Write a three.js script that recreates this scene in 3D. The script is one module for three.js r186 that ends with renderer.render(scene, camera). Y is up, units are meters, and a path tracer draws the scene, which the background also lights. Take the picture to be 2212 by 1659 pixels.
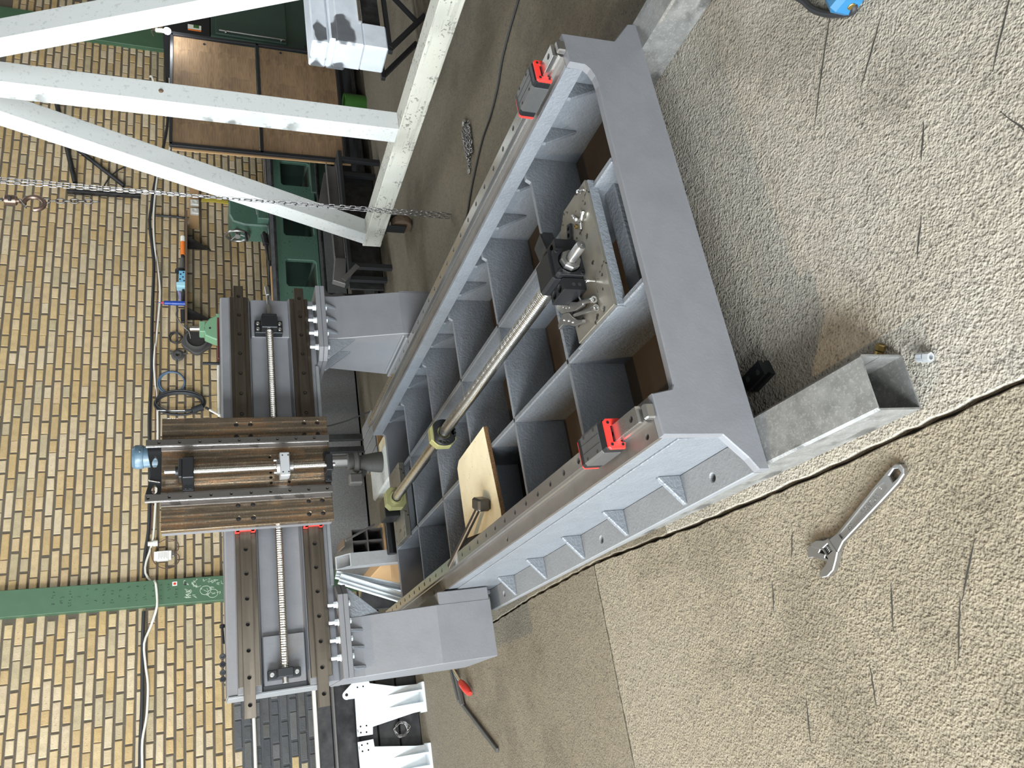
import * as THREE from 'three';
import { mergeGeometries, toCreasedNormals } from 'three/addons/utils/BufferGeometryUtils.js';
import { RectAreaLightUniformsLib } from 'three/addons/lights/RectAreaLightUniformsLib.js';

// ------------------------------------------------------------------ camera, light, exposure
const scene = new THREE.Scene();
const camera = new THREE.PerspectiveCamera(52.93, 2212 / 1659, 0.05, 60);
camera.position.set(0, 1.44, 0);
{ // the photograph was taken with the phone turned on its side: the room's "down" is the picture's "right"
  const right = new THREE.Vector3(0.90998, -0.00581, 0.41461), down = new THREE.Vector3(-0.16078, -0.92662, 0.33990), fwd = new THREE.Vector3(0.38221, -0.37597, -0.84414);
  camera.quaternion.setFromRotationMatrix(new THREE.Matrix4().makeBasis(down, right, fwd.negate()));
}
const renderer = new THREE.WebGLRenderer({ antialias: true });
renderer.toneMapping = THREE.LinearToneMapping;
renderer.toneMappingExposure = 1.08;
renderer.shadowMap.enabled = true;
RectAreaLightUniformsLib.init();
scene.background = new THREE.Color(0x000000);
const WINDOW_LIGHT = [18, 12, 32], WINDOW_SKY = new THREE.Color().setRGB(0.8, 0.91, 1.0);   // daylight of the side windows
const DOOR_LIGHT = [46, 3.2], ROOF_LIGHT = 5, DOOR_SKY = new THREE.Color().setRGB(0.86, 0.94, 1.0);        // daylight of the gate behind the camera
const LAMP_LIGHT = 10, BULB_LIGHT = 0.7;

// ------------------------------------------------------------------ helpers
let seed = 7;
const rnd = () => { seed = (seed * 1664525 + 1013904223) >>> 0; return seed / 4294967296; };
const rr = (a, b) => a + (b - a) * rnd();
const V = (x, y, z) => new THREE.Vector3(x, y, z);
const used = {};
function numbered(n) { const k = used[n] = (used[n] ?? -1) + 1; return k ? n + '_' + String(k).padStart(3, '0') : n; }

// periodic value noise and layered noise on a size x size grid
function noise(size, cells, s) {
  const g = new Float32Array(cells * cells); let t = s * 9973 + 17;
  for (let i = 0; i < g.length; i++) { t = (Math.imul(t, 1103515245) + 12345) >>> 0; g[i] = ((t >>> 8) & 0xffff) / 65535; }
  const out = new Float32Array(size * size), ix = new Int32Array(size), jx = new Int32Array(size), fx = new Float32Array(size);
  for (let i = 0; i < size; i++) { const u = i / size * cells, a = Math.floor(u), f = u - a; ix[i] = a % cells; jx[i] = (a + 1) % cells; fx[i] = f * f * (3 - 2 * f); }
  for (let y = 0; y < size; y++) { const r0 = ix[y] * cells, r1 = jx[y] * cells, fy = fx[y];
    for (let x = 0; x < size; x++) { const a = g[r0 + ix[x]], b = g[r0 + jx[x]], c = g[r1 + ix[x]], d = g[r1 + jx[x]], f = fx[x];
      out[y * size + x] = (a + (b - a) * f) * (1 - fy) + (c + (d - c) * f) * fy; } }
  return out;
}
function layers(size, list, s) { // list of [cells, weight]
  const out = new Float32Array(size * size); let w = 0;
  list.forEach(([c, a], k) => { const n = noise(size, c, s + k * 31); for (let i = 0; i < n.length; i++) out[i] += a * n[i]; w += a; });
  for (let i = 0; i < out.length; i++) out[i] /= w; return out;
}
function tex(size, fn, srgb, repeat = 1) { // fn(i, x, y) -> [r,g,b] in 0..1
  const d = new Uint8Array(size * size * 4);
  for (let i = 0; i < size * size; i++) { const c = fn(i, i % size, (i / size) | 0); for (let k = 0; k < 3; k++) d[i * 4 + k] = Math.max(0, Math.min(255, c[k] * 255)); d[i * 4 + 3] = 255; }
  const t = new THREE.DataTexture(d, size, size); t.wrapS = t.wrapT = THREE.RepeatWrapping; t.magFilter = THREE.LinearFilter; t.minFilter = THREE.LinearMipmapLinearFilter; t.generateMipmaps = true;
  if (srgb) t.colorSpace = THREE.SRGBColorSpace; t.repeat.set(repeat, repeat); t.needsUpdate = true; return t;
}
const again = (t, r, r2 = r) => { const c = t.clone(); c.repeat.set(r, r2); c.needsUpdate = true; return c; };
const gray = (n, lo, hi) => (i) => { const v = lo + (hi - lo) * n[i]; return [v, v, v]; };

// ---- geometry in world metres
function flat(g) { if (g.index) g = g.toNonIndexed(); g.deleteAttribute('uv1'); g.deleteAttribute('color'); return g; }
function boxUV(g) {
  const p = g.attributes.position, n = g.attributes.normal, uv = new Float32Array(p.count * 2);
  for (let i = 0; i < p.count; i += 3) {
    const ax = Math.abs(n.getX(i) + n.getX(i + 1) + n.getX(i + 2)), ay = Math.abs(n.getY(i) + n.getY(i + 1) + n.getY(i + 2)), az = Math.abs(n.getZ(i) + n.getZ(i + 1) + n.getZ(i + 2));
    for (let k = i; k < i + 3; k++) { const x = p.getX(k), y = p.getY(k), z = p.getZ(k);
      if (ay >= ax && ay >= az) { uv[2 * k] = x; uv[2 * k + 1] = z; } else if (az >= ax) { uv[2 * k] = x; uv[2 * k + 1] = y; } else { uv[2 * k] = z; uv[2 * k + 1] = y; } }
  }
  g.setAttribute('uv', new THREE.BufferAttribute(uv, 2)); return g;
}
function tris(list) { // list of points, three by three
  const g = new THREE.BufferGeometry(), a = new Float32Array(list.length * 3);
  list.forEach((p, i) => { a[3 * i] = p[0]; a[3 * i + 1] = p[1]; a[3 * i + 2] = p[2]; });
  g.setAttribute('position', new THREE.BufferAttribute(a, 3)); g.computeVertexNormals(); return boxUV(g);
}
function convexFaces(faces) { // faces (point lists), wound outward from their common centre
  const c = [0, 0, 0]; let n = 0; faces.forEach((f) => f.forEach((p) => { for (let k = 0; k < 3; k++) c[k] += p[k]; n++; })); c.forEach((_, k) => c[k] /= n);
  const out = [];
  for (const f of faces) {
    const a = V(...f[0]), nrm = V(...f[1]).sub(a).cross(V(...f[2]).sub(a)), ok = nrm.dot(a.clone().sub(V(...c))) > 0;
    for (let i = 1; i + 1 < f.length; i++) ok ? out.push(f[0], f[i], f[i + 1]) : out.push(f[0], f[i + 1], f[i]);
  }
  return tris(out);
}
function box(x0, x1, y0, y1, z0, z1, c = 0.0015) { // a box with chamfered edges
  const m = [(x0 + x1) / 2, (y0 + y1) / 2, (z0 + z1) / 2], h = [Math.abs(x1 - x0) / 2, Math.abs(y1 - y0) / 2, Math.abs(z1 - z0) / 2];
  c = Math.min(c, h[0] * 0.45, h[1] * 0.45, h[2] * 0.45);
  const P = (s, a) => [0, 1, 2].map((k) => m[k] + s[k] * (k === a ? h[k] : h[k] - c)), faces = [], S = [-1, 1];
  for (let a = 0; a < 3; a++) { const b = (a + 1) % 3, d = (a + 2) % 3;
    for (const s of S) { const f = []; for (const [t, u] of [[-1, -1], [1, -1], [1, 1], [-1, 1]]) { const q = []; q[a] = s; q[b] = t; q[d] = u; f.push(P(q, a)); } faces.push(f); }
    if (c > 0) for (const s of S) for (const t of S) { const q0 = [], q1 = []; q0[a] = s; q0[b] = t; q0[d] = -1; q1[a] = s; q1[b] = t; q1[d] = 1; faces.push([P(q0, a), P(q1, a), P(q1, b), P(q0, b)]); } }
  if (c > 0) for (const s of S) for (const t of S) for (const u of S) faces.push([P([s, t, u], 0), P([s, t, u], 1), P([s, t, u], 2)]);
  return convexFaces(faces);
}
const move = (g, x, y, z) => { g.translate(x, y, z); return g; };
function turn(g, ax, ang, p = [0, 0, 0]) { g.translate(-p[0], -p[1], -p[2]); g.applyMatrix4(new THREE.Matrix4().makeRotationAxis(V(...ax).normalize(), ang)); g.translate(...p); return g; }
function bar(p, q, w, h, c = 0.0015, up = [0, 1, 0]) { // a square bar from p to q, w across and h along up
  const a = V(...p), b = V(...q), L = a.distanceTo(b), z = b.clone().sub(a).normalize(), x = V(...up).cross(z).normalize(), y = z.clone().cross(x);
  const g = box(-w / 2, w / 2, -h / 2, h / 2, 0, L, c); g.applyMatrix4(new THREE.Matrix4().makeBasis(x, y, z).setPosition(a)); return g;
}
function along(g, p, q) { // geometry modelled along +Y from 0, set at p and turned towards q
  const a = V(...p), d = V(...q).sub(a).normalize(); g.applyQuaternion(new THREE.Quaternion().setFromUnitVectors(V(0, 1, 0), d)); g.translate(...p); return g;
}
function lathe(profile, p, q, seg = 20, crease = 0.7) { // profile [r, h] turned about the line p -> q
  const g = toCreasedNormals(flat(new THREE.LatheGeometry(profile.map(([r, h]) => new THREE.Vector2(Math.max(r, 1e-5), h)), seg)), crease); return along(g, p, q);
}
function cyl(p, q, r, r2 = r, seg = 16, c = 0.001) {
  const L = V(...p).distanceTo(V(...q)); c = Math.min(c, L * 0.3, r * 0.4, r2 * 0.4);
  return lathe([[0, 0], [r - c, 0], [r, c], [r2, L - c], [r2 - c, L], [0, L]], p, q, seg);
}
function ring(p, q, ro, ri, seg = 24) { const L = V(...p).distanceTo(V(...q)); return lathe([[ri, 0], [ro, 0], [ro, L], [ri, L], [ri, 0]], p, q, seg); }
function wire(pts, r, seg = 6, closed = false, per = 6, tension = 0.5) {
  return flat(new THREE.TubeGeometry(new THREE.CatmullRomCurve3(pts.map((p) => V(...p)), closed, 'catmullrom', tension), Math.max(4, pts.length * per), r, seg, closed));
}
function prism(poly, axis, a0, a1, holes = [], bevel = 0) { // poly in the plane across axis: z (x,y), x (z,y), y (x,z)
  const s = new THREE.Shape(poly.map(([a, b]) => new THREE.Vector2(a, b)));
  for (const h of holes) s.holes.push(new THREE.Path(h.map(([a, b]) => new THREE.Vector2(a, b))));
  const lo = Math.min(a0, a1), hi = Math.max(a0, a1);
  let g = flat(new THREE.ExtrudeGeometry(s, bevel ? { depth: hi - lo - 2 * bevel, bevelEnabled: true, bevelThickness: bevel, bevelSize: bevel, bevelOffset: -bevel, bevelSegments: 1, curveSegments: 8 } : { depth: hi - lo, bevelEnabled: false, curveSegments: 8 }));
  const p = g.attributes.position, n = p.count;
  for (let i = 0; i < n; i++) { const X = p.getX(i), Y = p.getY(i), Z = p.getZ(i) + bevel;
    if (axis === 'z') p.setXYZ(i, X, Y, lo + Z); else if (axis === 'x') p.setXYZ(i, lo + Z, Y, X); else p.setXYZ(i, X, lo + Z, Y); }
  if (axis !== 'z') for (let i = 0; i < n; i += 3) { const b = [p.getX(i + 1), p.getY(i + 1), p.getZ(i + 1)]; p.setXYZ(i + 1, p.getX(i + 2), p.getY(i + 2), p.getZ(i + 2)); p.setXYZ(i + 2, ...b); }
  g.computeVertexNormals(); return boxUV(g);
}
const circle = (x, y, r, n = 14, rx = r) => Array.from({ length: n }, (_, i) => [x + rx * Math.cos(i / n * 2 * Math.PI), y + r * Math.sin(i / n * 2 * Math.PI)]);
function merge(list) { list = [].concat(list).map((g) => { g = flat(g); if (!g.attributes.uv) boxUV(g); for (const k of Object.keys(g.attributes)) if (!['position', 'normal', 'uv'].includes(k)) g.deleteAttribute(k); return g; }); return list.length > 1 ? mergeGeometries(list) : list[0]; }

// ---- objects
function mesh(name, geos, m, uv = true) {
  const g = merge(geos); if (uv) boxUV(g);
  const o = new THREE.Mesh(g, m); o.name = name; o.castShadow = o.receiveShadow = true; return o;
}
function thing(name, label, category, base, group) { // a Group at the thing's base; its children are its parts
  const o = new THREE.Group(); o.name = numbered(name); o.position.set(...base); o.userData = { label, category }; if (group) o.userData.group = group; scene.add(o); return o;
}
function part(t, name, geos, m, label) { // geometry given in world metres
  let r = t; while (r.parent && r.parent !== scene) r = r.parent;
  const o = mesh(name, geos, m); o.geometry.translate(-r.position.x, -r.position.y, -r.position.z); t.add(o); if (label) o.userData.label = label; return o;
}
const parts = (t, name, list, m, label) => list.map((g) => part(t, name, g, m, label));
function single(name, label, category, geos, m, group, base) { // a thing that is one mesh
  const o = mesh(numbered(name), geos, m); o.geometry.computeBoundingBox(); const b = o.geometry.boundingBox, c = base ?? [(b.min.x + b.max.x) / 2, b.min.y, (b.min.z + b.max.z) / 2];
  o.geometry.translate(-c[0], -c[1], -c[2]); o.position.set(...c); o.userData = { label, category }; if (group) o.userData.group = group; scene.add(o); return o;
}
function struct(name, geos, m) { const o = mesh(name, geos, m); o.userData = { kind: 'structure' }; scene.add(o); return o; }
function structGroup(name) { const o = new THREE.Group(); o.name = name; o.userData = { kind: 'structure' }; scene.add(o); return o; }
function again3(src, label, [x, y, z], group, ry = 0) { // a copy of a thing with its parts, its own label
  const c = src.clone(); c.name = numbered(src.name.replace(/_\d{3}$/, '')); c.position.set(x, y, z); if (ry) c.rotation.y = ry; c.userData = { ...src.userData, label }; if (group) c.userData.group = group; scene.add(c); return c;
}

// ------------------------------------------------------------------ materials
const S5 = 512;
const nFine = layers(S5, [[64, 1], [128, 0.8], [256, 0.6]], 3), nMid = layers(S5, [[8, 1], [16, 0.8], [32, 0.5], [64, 0.3]], 11), nBig = layers(S5, [[3, 1], [6, 0.7], [12, 0.4]], 23), nGrain = noise(S5, 512, 5);
const mix = (a, b, t) => a.map((v, k) => v + (b[k] - v) * t), clamp = (v) => Math.max(0, Math.min(1, v)), step = (a, b, v) => { const t = clamp((v - a) / (b - a)); return t * t * (3 - 2 * t); };
const tPeel = tex(S5, gray(layers(S5, [[24, 1], [48, 1], [96, 0.7]], 41), 0, 1)), tLump = tex(S5, gray(layers(S5, [[10, 0.6], [20, 1], [40, 0.9], [90, 0.5]], 43), 0, 1)), tFine = tex(S5, gray(nFine, 0, 1));
const streak = (() => { const o = new Float32Array(S5 * S5), a = noise(S5, 128, 71), b = noise(S5, 16, 72); for (let y = 0; y < S5; y++) for (let x = 0; x < S5; x++) o[y * S5 + x] = 0.6 * a[((x >> 4) % S5) + S5 * y] + 0.4 * b[(x >> 3) + S5 * y]; return o; })();
const streakV = (() => { const o = new Float32Array(S5 * S5); for (let y = 0; y < S5; y++) for (let x = 0; x < S5; x++) o[y * S5 + x] = streak[x * S5 + y]; return o; })();

const std = (o) => new THREE.MeshStandardMaterial(o);
const C = (r, g, b) => new THREE.Color().setRGB(r, g, b);                 // linear base colours
const tDirt = tex(S5, (i) => { const v = 0.9 + 0.1 * nMid[i]; const d = step(0.62, 0.78, nMid[i]) * 0.06 * nBig[i]; return [v - d, v - d, v - d * 1.1]; }, true);
const M = {
  paint: std({ color: C(0.166, 0.163, 0.168), roughness: 0.48, map: again(tDirt, 1.2), bumpMap: again(tPeel, 5), bumpScale: 0.0004 }),
  paintRough: std({ color: C(0.165, 0.172, 0.182), roughness: 0.38, map: again(tDirt, 1.7), bumpMap: again(tLump, 5), bumpScale: 0.0028 }),
  paintFlange: std({ color: C(0.19, 0.19, 0.19), roughness: 0.5, map: again(tDirt, 1.7), bumpMap: again(tLump, 6), bumpScale: 0.001 }),
  machined: std({ color: C(0.17, 0.155, 0.14), metalness: 0.55, roughness: 0.45, map: tex(S5, (i) => { const v = 0.85 + 0.15 * nMid[i] - 0.08 * step(0.6, 0.75, nBig[i]); return [v, v * 0.98, v * 0.96]; }, true, 3), bumpMap: tFine, bumpScale: 0.0002 }),
  plateSteel: std({ color: C(0.3, 0.27, 0.23), metalness: 0.6, roughness: 0.42, map: tex(S5, (i) => { const s = step(0.66, 0.7, nMid[i]); const v = 0.75 + 0.25 * nBig[i] - 0.5 * s; return [v, v, v * 0.98]; }, true, 4) }),
  rail: std({ color: C(0.55, 0.53, 0.5), metalness: 0.95, roughness: 0.24 }),
  railDark: std({ color: C(0.24, 0.225, 0.21), metalness: 0.92, roughness: 0.27 }),
  railOld: std({ color: C(0.17, 0.14, 0.108), metalness: 0.88, roughness: 0.3, map: tex(S5, (i) => { const v = 0.75 + 0.25 * streak[i]; return [v, v, v]; }, true, 1) }),
  milled: std({ color: C(0.235, 0.18, 0.125), metalness: 0.6, roughness: 0.4, map: tex(S5, (i, x, y) => { const band = 0.5 + 0.5 * Math.sin(x / S5 * Math.PI * 2 * 16); const v = 0.55 + 0.3 * streakV[i] + 0.18 * Math.pow(band, 6) + 0.1 * nMid[i]; const rust = step(0.55, 0.7, streakV[i]) * 0.25; return [v + rust * 0.4, v, v - rust * 0.3]; }, true, 2), roughnessMap: again(tFine, 3), bumpMap: tex(S5, (i, x) => { const b = Math.pow(0.5 + 0.5 * Math.sin(x / S5 * Math.PI * 2 * 16), 4); return [b, b, b]; }, false, 2), bumpScale: 0.0005 }),
  milledCool: std({ color: C(0.25, 0.215, 0.19), metalness: 0.6, roughness: 0.4, map: tex(S5, (i, x) => { const band = 0.5 + 0.5 * Math.sin(x / S5 * Math.PI * 2 * 16); const v = 0.6 + 0.25 * streakV[i] + 0.22 * Math.pow(band, 8) - 0.2 * step(0.62, 0.7, nMid[i]); return [v, v, v]; }, true, 2), bumpMap: again(tFine, 2), bumpScale: 0.0003 }),
  bright: std({ color: C(0.78, 0.77, 0.75), metalness: 1, roughness: 0.2 }),
  screwSteel: std({ color: C(0.75, 0.71, 0.64), metalness: 1, roughness: 0.26 }),
  satin: std({ color: C(0.36, 0.345, 0.325), metalness: 0.95, roughness: 0.35 }),
  aluminium: std({ color: C(0.72, 0.73, 0.74), metalness: 0.85, roughness: 0.42 }),
  blackOxide: std({ color: C(0.016, 0.016, 0.017), metalness: 0.35, roughness: 0.36 }),
  blackMatte: std({ color: C(0.012, 0.012, 0.013), roughness: 0.7 }),
  hole: std({ color: C(0.012, 0.01, 0.009), roughness: 0.8 }),
  seal: std({ color: C(0.62, 0.03, 0.022), roughness: 0.38 }),
  blockSteel: std({ color: C(0.14, 0.135, 0.13), metalness: 0.65, roughness: 0.42, map: again(tDirt, 6) }),
  bronzeGreen: std({ color: C(0.3, 0.28, 0.12), metalness: 0.3, roughness: 0.4 }),
  tube: std({ color: C(0.3, 0.29, 0.28), metalness: 0.45, roughness: 0.48, map: tex(S5, (i) => { const v = 0.72 + 0.3 * nMid[i] + 0.12 * step(0.62, 0.66, nFine[i]) - 0.25 * step(0.64, 0.72, nBig[i]); return [v, v, v * 0.98]; }, true, 3), bumpMap: again(tFine, 3), bumpScale: 0.0003 }),
  tubeBright: std({ color: C(0.5, 0.5, 0.5), metalness: 0.4, roughness: 0.5, map: again(tDirt, 4) }),
  rustEdge: std({ color: C(0.12, 0.075, 0.045), roughness: 0.8, bumpMap: again(tFine, 4), bumpScale: 0.001 }),
  crane: std({ color: C(0.6, 0.62, 0.62), roughness: 0.5, map: tex(S5, (i) => { const d = step(0.55, 0.85, nBig[i]) * 0.1 + step(0.62, 0.75, nMid[i]) * step(0.5, 0.8, nBig[i]) * 0.35 + step(0.68, 0.72, nFine[i]) * 0.08, v = 1 - d; return [v, v * 0.99, v * 0.97]; }, true, 0.8), bumpMap: again(tPeel, 3), bumpScale: 0.0005 }),
  craneWorn: std({ color: C(0.55, 0.55, 0.51), roughness: 0.6, map: tex(S5, (i, x, y) => { const d = step(0.5, 0.8, nBig[i]) * 0.15 + step(0.64, 0.7, streak[i]) * 0.18 * nMid[i] + step(0.62, 0.66, nFine[i] * 0.6 + nMid[i] * 0.4) * 0.3, v = 1 - d; return [v, v * 0.985, v * 0.95]; }, true, 1.1), bumpMap: again(tFine, 2), bumpScale: 0.0006 }),
  mortar: std({ color: C(0.1, 0.08, 0.056), roughness: 0.95, bumpMap: again(tFine, 3), bumpScale: 0.003 }),
  mortarGrey: std({ color: C(0.06, 0.06, 0.06), roughness: 0.8, bumpMap: again(tFine, 3), bumpScale: 0.003 }),
  plaster: std({ color: C(0.26, 0.25, 0.235), roughness: 0.9, map: tex(S5, (i) => { const v = 0.55 + 0.45 * nGrain[i]; return [v, v, v]; }, true, 1.2), bumpMap: again(tFine, 2), bumpScale: 0.001 }),
  columnGreen: std({ color: C(0.058, 0.12, 0.062), roughness: 0.5, map: again(tDirt, 1) }),
  machineGreen: std({ color: C(0.062, 0.125, 0.088), roughness: 0.45, map: tex(S5, (i) => { const v = 0.9 + 0.1 * nMid[i] - 0.75 * step(0.685, 0.7, nFine[i] * 0.7 + 0.3 * nMid[i]); return [v, v, v]; }, true, 2) }),
  machineGreenDark: std({ color: C(0.035, 0.06, 0.045), roughness: 0.5, map: again(tDirt, 2) }),
  viseGreen: std({ color: C(0.16, 0.3, 0.17), roughness: 0.45 }),
  wood: std({ color: C(0.3, 0.195, 0.11), roughness: 0.85, map: tex(S5, (i) => { const v = 0.72 + 0.28 * streak[i] - 0.1 * step(0.6, 0.7, nBig[i]); return [v, v * 0.98, v * 0.95]; }, true, 2.5), bumpMap: tex(S5, (i) => { const v = streak[i]; return [v, v, v]; }, false, 2.5), bumpScale: 0.0006 }),
  timber: std({ color: C(0.4, 0.24, 0.11), roughness: 0.7 }),
  blackFrame: std({ color: C(0.02, 0.02, 0.022), metalness: 0.3, roughness: 0.45 }),
  darkSteel: std({ color: C(0.055, 0.053, 0.052), metalness: 0.45, roughness: 0.5, map: tex(S5, (i) => { const v = 0.6 + 0.5 * nMid[i] - 0.2 * step(0.6, 0.7, nBig[i]); return [v, v, v]; }, true, 2) }),
  greySteel: std({ color: C(0.15, 0.14, 0.13), metalness: 0.4, roughness: 0.5, map: again(tDirt, 3) }),
  castIron: std({ color: C(0.07, 0.066, 0.06), metalness: 0.3, roughness: 0.65, bumpMap: again(tLump, 6), bumpScale: 0.001 }),
  whitePaint: std({ color: C(0.74, 0.78, 0.8), roughness: 0.5, map: again(tDirt, 3) }),
  primer: std({ color: C(0.75, 0.78, 0.82), roughness: 0.42, map: tex(S5, (i) => { const g = step(0.66, 0.7, nBig[i]) * 0.5, v = 1 - g - 0.1 * nMid[i]; return [v, v, v]; }, true, 1.5) }),
  chipboard: std({ color: C(0.72, 0.66, 0.52), roughness: 0.7, map: tex(S5, (i) => { const s = step(0.7, 0.73, nFine[i] * 0.55 + nMid[i] * 0.45), v = 0.9 + 0.1 * nBig[i] - 0.7 * s; return [v, v * 0.97, v * 0.9]; }, true, 4) }),
  chipEdge: std({ color: C(0.3, 0.15, 0.055), roughness: 0.9, map: again(tex(S5, gray(nFine, 0.4, 1.2), true), 6), bumpMap: again(tFine, 6), bumpScale: 0.003 }),
  hammerSteel: std({ color: C(0.1, 0.09, 0.08), metalness: 0.8, roughness: 0.38 }),
  chainSteel: std({ color: C(0.34, 0.325, 0.32), metalness: 0.95, roughness: 0.3 }),
  copper: std({ color: C(0.2, 0.135, 0.105), metalness: 0.85, roughness: 0.35 }),
  brass: std({ color: C(0.35, 0.24, 0.08), metalness: 0.9, roughness: 0.35 }),
  cable: std({ color: C(0.02, 0.02, 0.021), roughness: 0.5 }), cableBrown: std({ color: C(0.1, 0.05, 0.04), roughness: 0.6 }),
  conduit: std({ color: C(0.62, 0.58, 0.5), roughness: 0.4 }), cableBlue: std({ color: C(0.08, 0.13, 0.2), roughness: 0.5 }),
  bluePlastic: std({ color: C(0.012, 0.05, 0.28), roughness: 0.35 }), blueTool: std({ color: C(0.02, 0.12, 0.24), roughness: 0.4 }), motorBlue: std({ color: C(0.07, 0.12, 0.16), roughness: 0.35 }),
  redPlastic: std({ color: C(0.5, 0.03, 0.02), roughness: 0.4 }), orange: std({ color: C(0.75, 0.18, 0.02), roughness: 0.5 }), maroon: std({ color: C(0.1, 0.015, 0.015), roughness: 0.4 }),
  lilac: std({ color: C(0.3, 0.27, 0.42), roughness: 0.8 }), porcelain: std({ color: C(0.6, 0.57, 0.5), roughness: 0.4 }), cream: std({ color: C(0.75, 0.72, 0.64), roughness: 0.4 }),
  yellow: std({ color: C(0.42, 0.32, 0.04), roughness: 0.7 }), canGreen: std({ color: C(0.035, 0.12, 0.02), roughness: 0.4 }),
  floorBase: std({ color: C(0.03, 0.026, 0.02), roughness: 1 }),
  ceiling: std({ color: C(0.14, 0.13, 0.12), roughness: 0.9 }), roomWall: std({ color: C(0.15, 0.12, 0.085), roughness: 0.9 }),
};
{ // rough concrete: two large maps, one for colour and one for relief
  const N = 2048, a = layers(N, [[300, 0.55], [512, 1], [1024, 0.8]], 101), b = layers(N, [[6, 1], [13, 0.8], [40, 0.4]], 131), c = layers(N, [[120, 1], [240, 0.6]], 151);
  const col = tex(N, (i) => { const pit = step(0.36, 0.2, a[i]), v = 0.87 + 0.2 * (a[i] - 0.5) - 0.2 * pit - 0.09 * step(0.5, 0.8, b[i]) + 0.1 * (c[i] - 0.5); return [v, v * (0.98 - 0.015 * b[i]), v * (0.945 - 0.05 * b[i])]; }, true, 0.42);
  const hgt = tex(N, (i) => { const v = 0.88 * a[i] + 0.12 * c[i]; return [v, v, v]; }, false, 0.42);
  M.concrete = std({ color: C(0.385, 0.36, 0.322), roughness: 0.92, map: col, bumpMap: hgt, bumpScale: 0.006 });
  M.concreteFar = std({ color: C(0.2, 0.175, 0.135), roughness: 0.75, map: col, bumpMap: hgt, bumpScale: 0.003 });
}
const brickTex = tex(S5, (i) => { const v = 0.84 + 0.16 * nMid[i] - 0.2 * step(0.66, 0.74, nMid[i] * 0.6 + nFine[i] * 0.4) + 0.05 * nFine[i]; return [v, v * (0.985), v * (0.93 + 0.07 * nBig[i])]; }, true, 2.1), brickBump = again(tex(S5, (i) => { const v = 0.6 * nFine[i] + 0.4 * nMid[i]; return [v, v, v]; }), 2.1);
const brickMat = (r, g, b) => std({ color: C(r, g, b), roughness: 0.88, map: brickTex, bumpMap: brickBump, bumpScale: 0.004 });
M.bricks = [[0.49, 0.36, 0.185], [0.46, 0.325, 0.155], [0.53, 0.405, 0.235], [0.5, 0.4, 0.26], [0.43, 0.31, 0.155], [0.54, 0.44, 0.29], [0.42, 0.345, 0.215], [0.5, 0.37, 0.21]].map((c) => brickMat(...c));
M.bricksGrey = [[0.085, 0.085, 0.088], [0.07, 0.071, 0.076], [0.12, 0.118, 0.115], [0.1, 0.098, 0.094]].map((c) => brickMat(...c));

// ------------------------------------------------------------------ daylight and lamps
const lights = [];
function areaLight(x, y, z, w, h, tx, ty, tz, color, k) { const l = new THREE.RectAreaLight(color, k, w, h); l.position.set(x, y, z); l.lookAt(tx, ty, tz); l.castShadow = true; scene.add(l); lights.push(l); }
const WIN = [[-6.3, -4.6], [-3.6, -1.6], [-1.0, 0.2]], WY = [1.0, 3.9], WX = -4;
WIN.forEach(([a, b], i) => areaLight(WX + 0.05, (WY[0] + WY[1]) / 2, (a + b) / 2, b - a - 0.1, WY[1] - WY[0] - 0.1, WX + 2, (WY[0] + WY[1]) / 2 , (a + b) / 2, WINDOW_SKY, WINDOW_LIGHT[i]));
const SIDE = [0.6, 2.6, 3.3];    // z from, z to, height of the open side gate
areaLight(WX + 0.05, SIDE[2] / 2 + 0.05, (SIDE[0] + SIDE[1]) / 2, SIDE[1] - SIDE[0] - 0.1, SIDE[2] - 0.2, 0, SIDE[2] / 2 + 0.05, (SIDE[0] + SIDE[1]) / 2, DOOR_SKY, DOOR_LIGHT[0]);
const ROOF = [0.3, 7.6, -5.2, -4.3];   // a skylight along the back wall: x from, x to, z from, z to
areaLight((ROOF[0] + ROOF[1]) / 2, 4.98, (ROOF[2] + ROOF[3]) / 2, ROOF[1] - ROOF[0] - 0.1, ROOF[3] - ROOF[2] - 0.1, (ROOF[0] + ROOF[1]) / 2, 0, (ROOF[2] + ROOF[3]) / 2 + 0.001, DOOR_SKY, ROOF_LIGHT);
const GATE = [-3.4, 1.2, 3.7];   // x from, x to, height; in the wall behind the camera
areaLight((GATE[0] + GATE[1]) / 2, GATE[2] / 2 + 0.1, 4.9, GATE[1] - GATE[0] - 0.1, GATE[2] - 0.3, (GATE[0] + GATE[1]) / 2, GATE[2] / 2 + 0.1, 0, DOOR_SKY, DOOR_LIGHT[1]);

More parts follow.
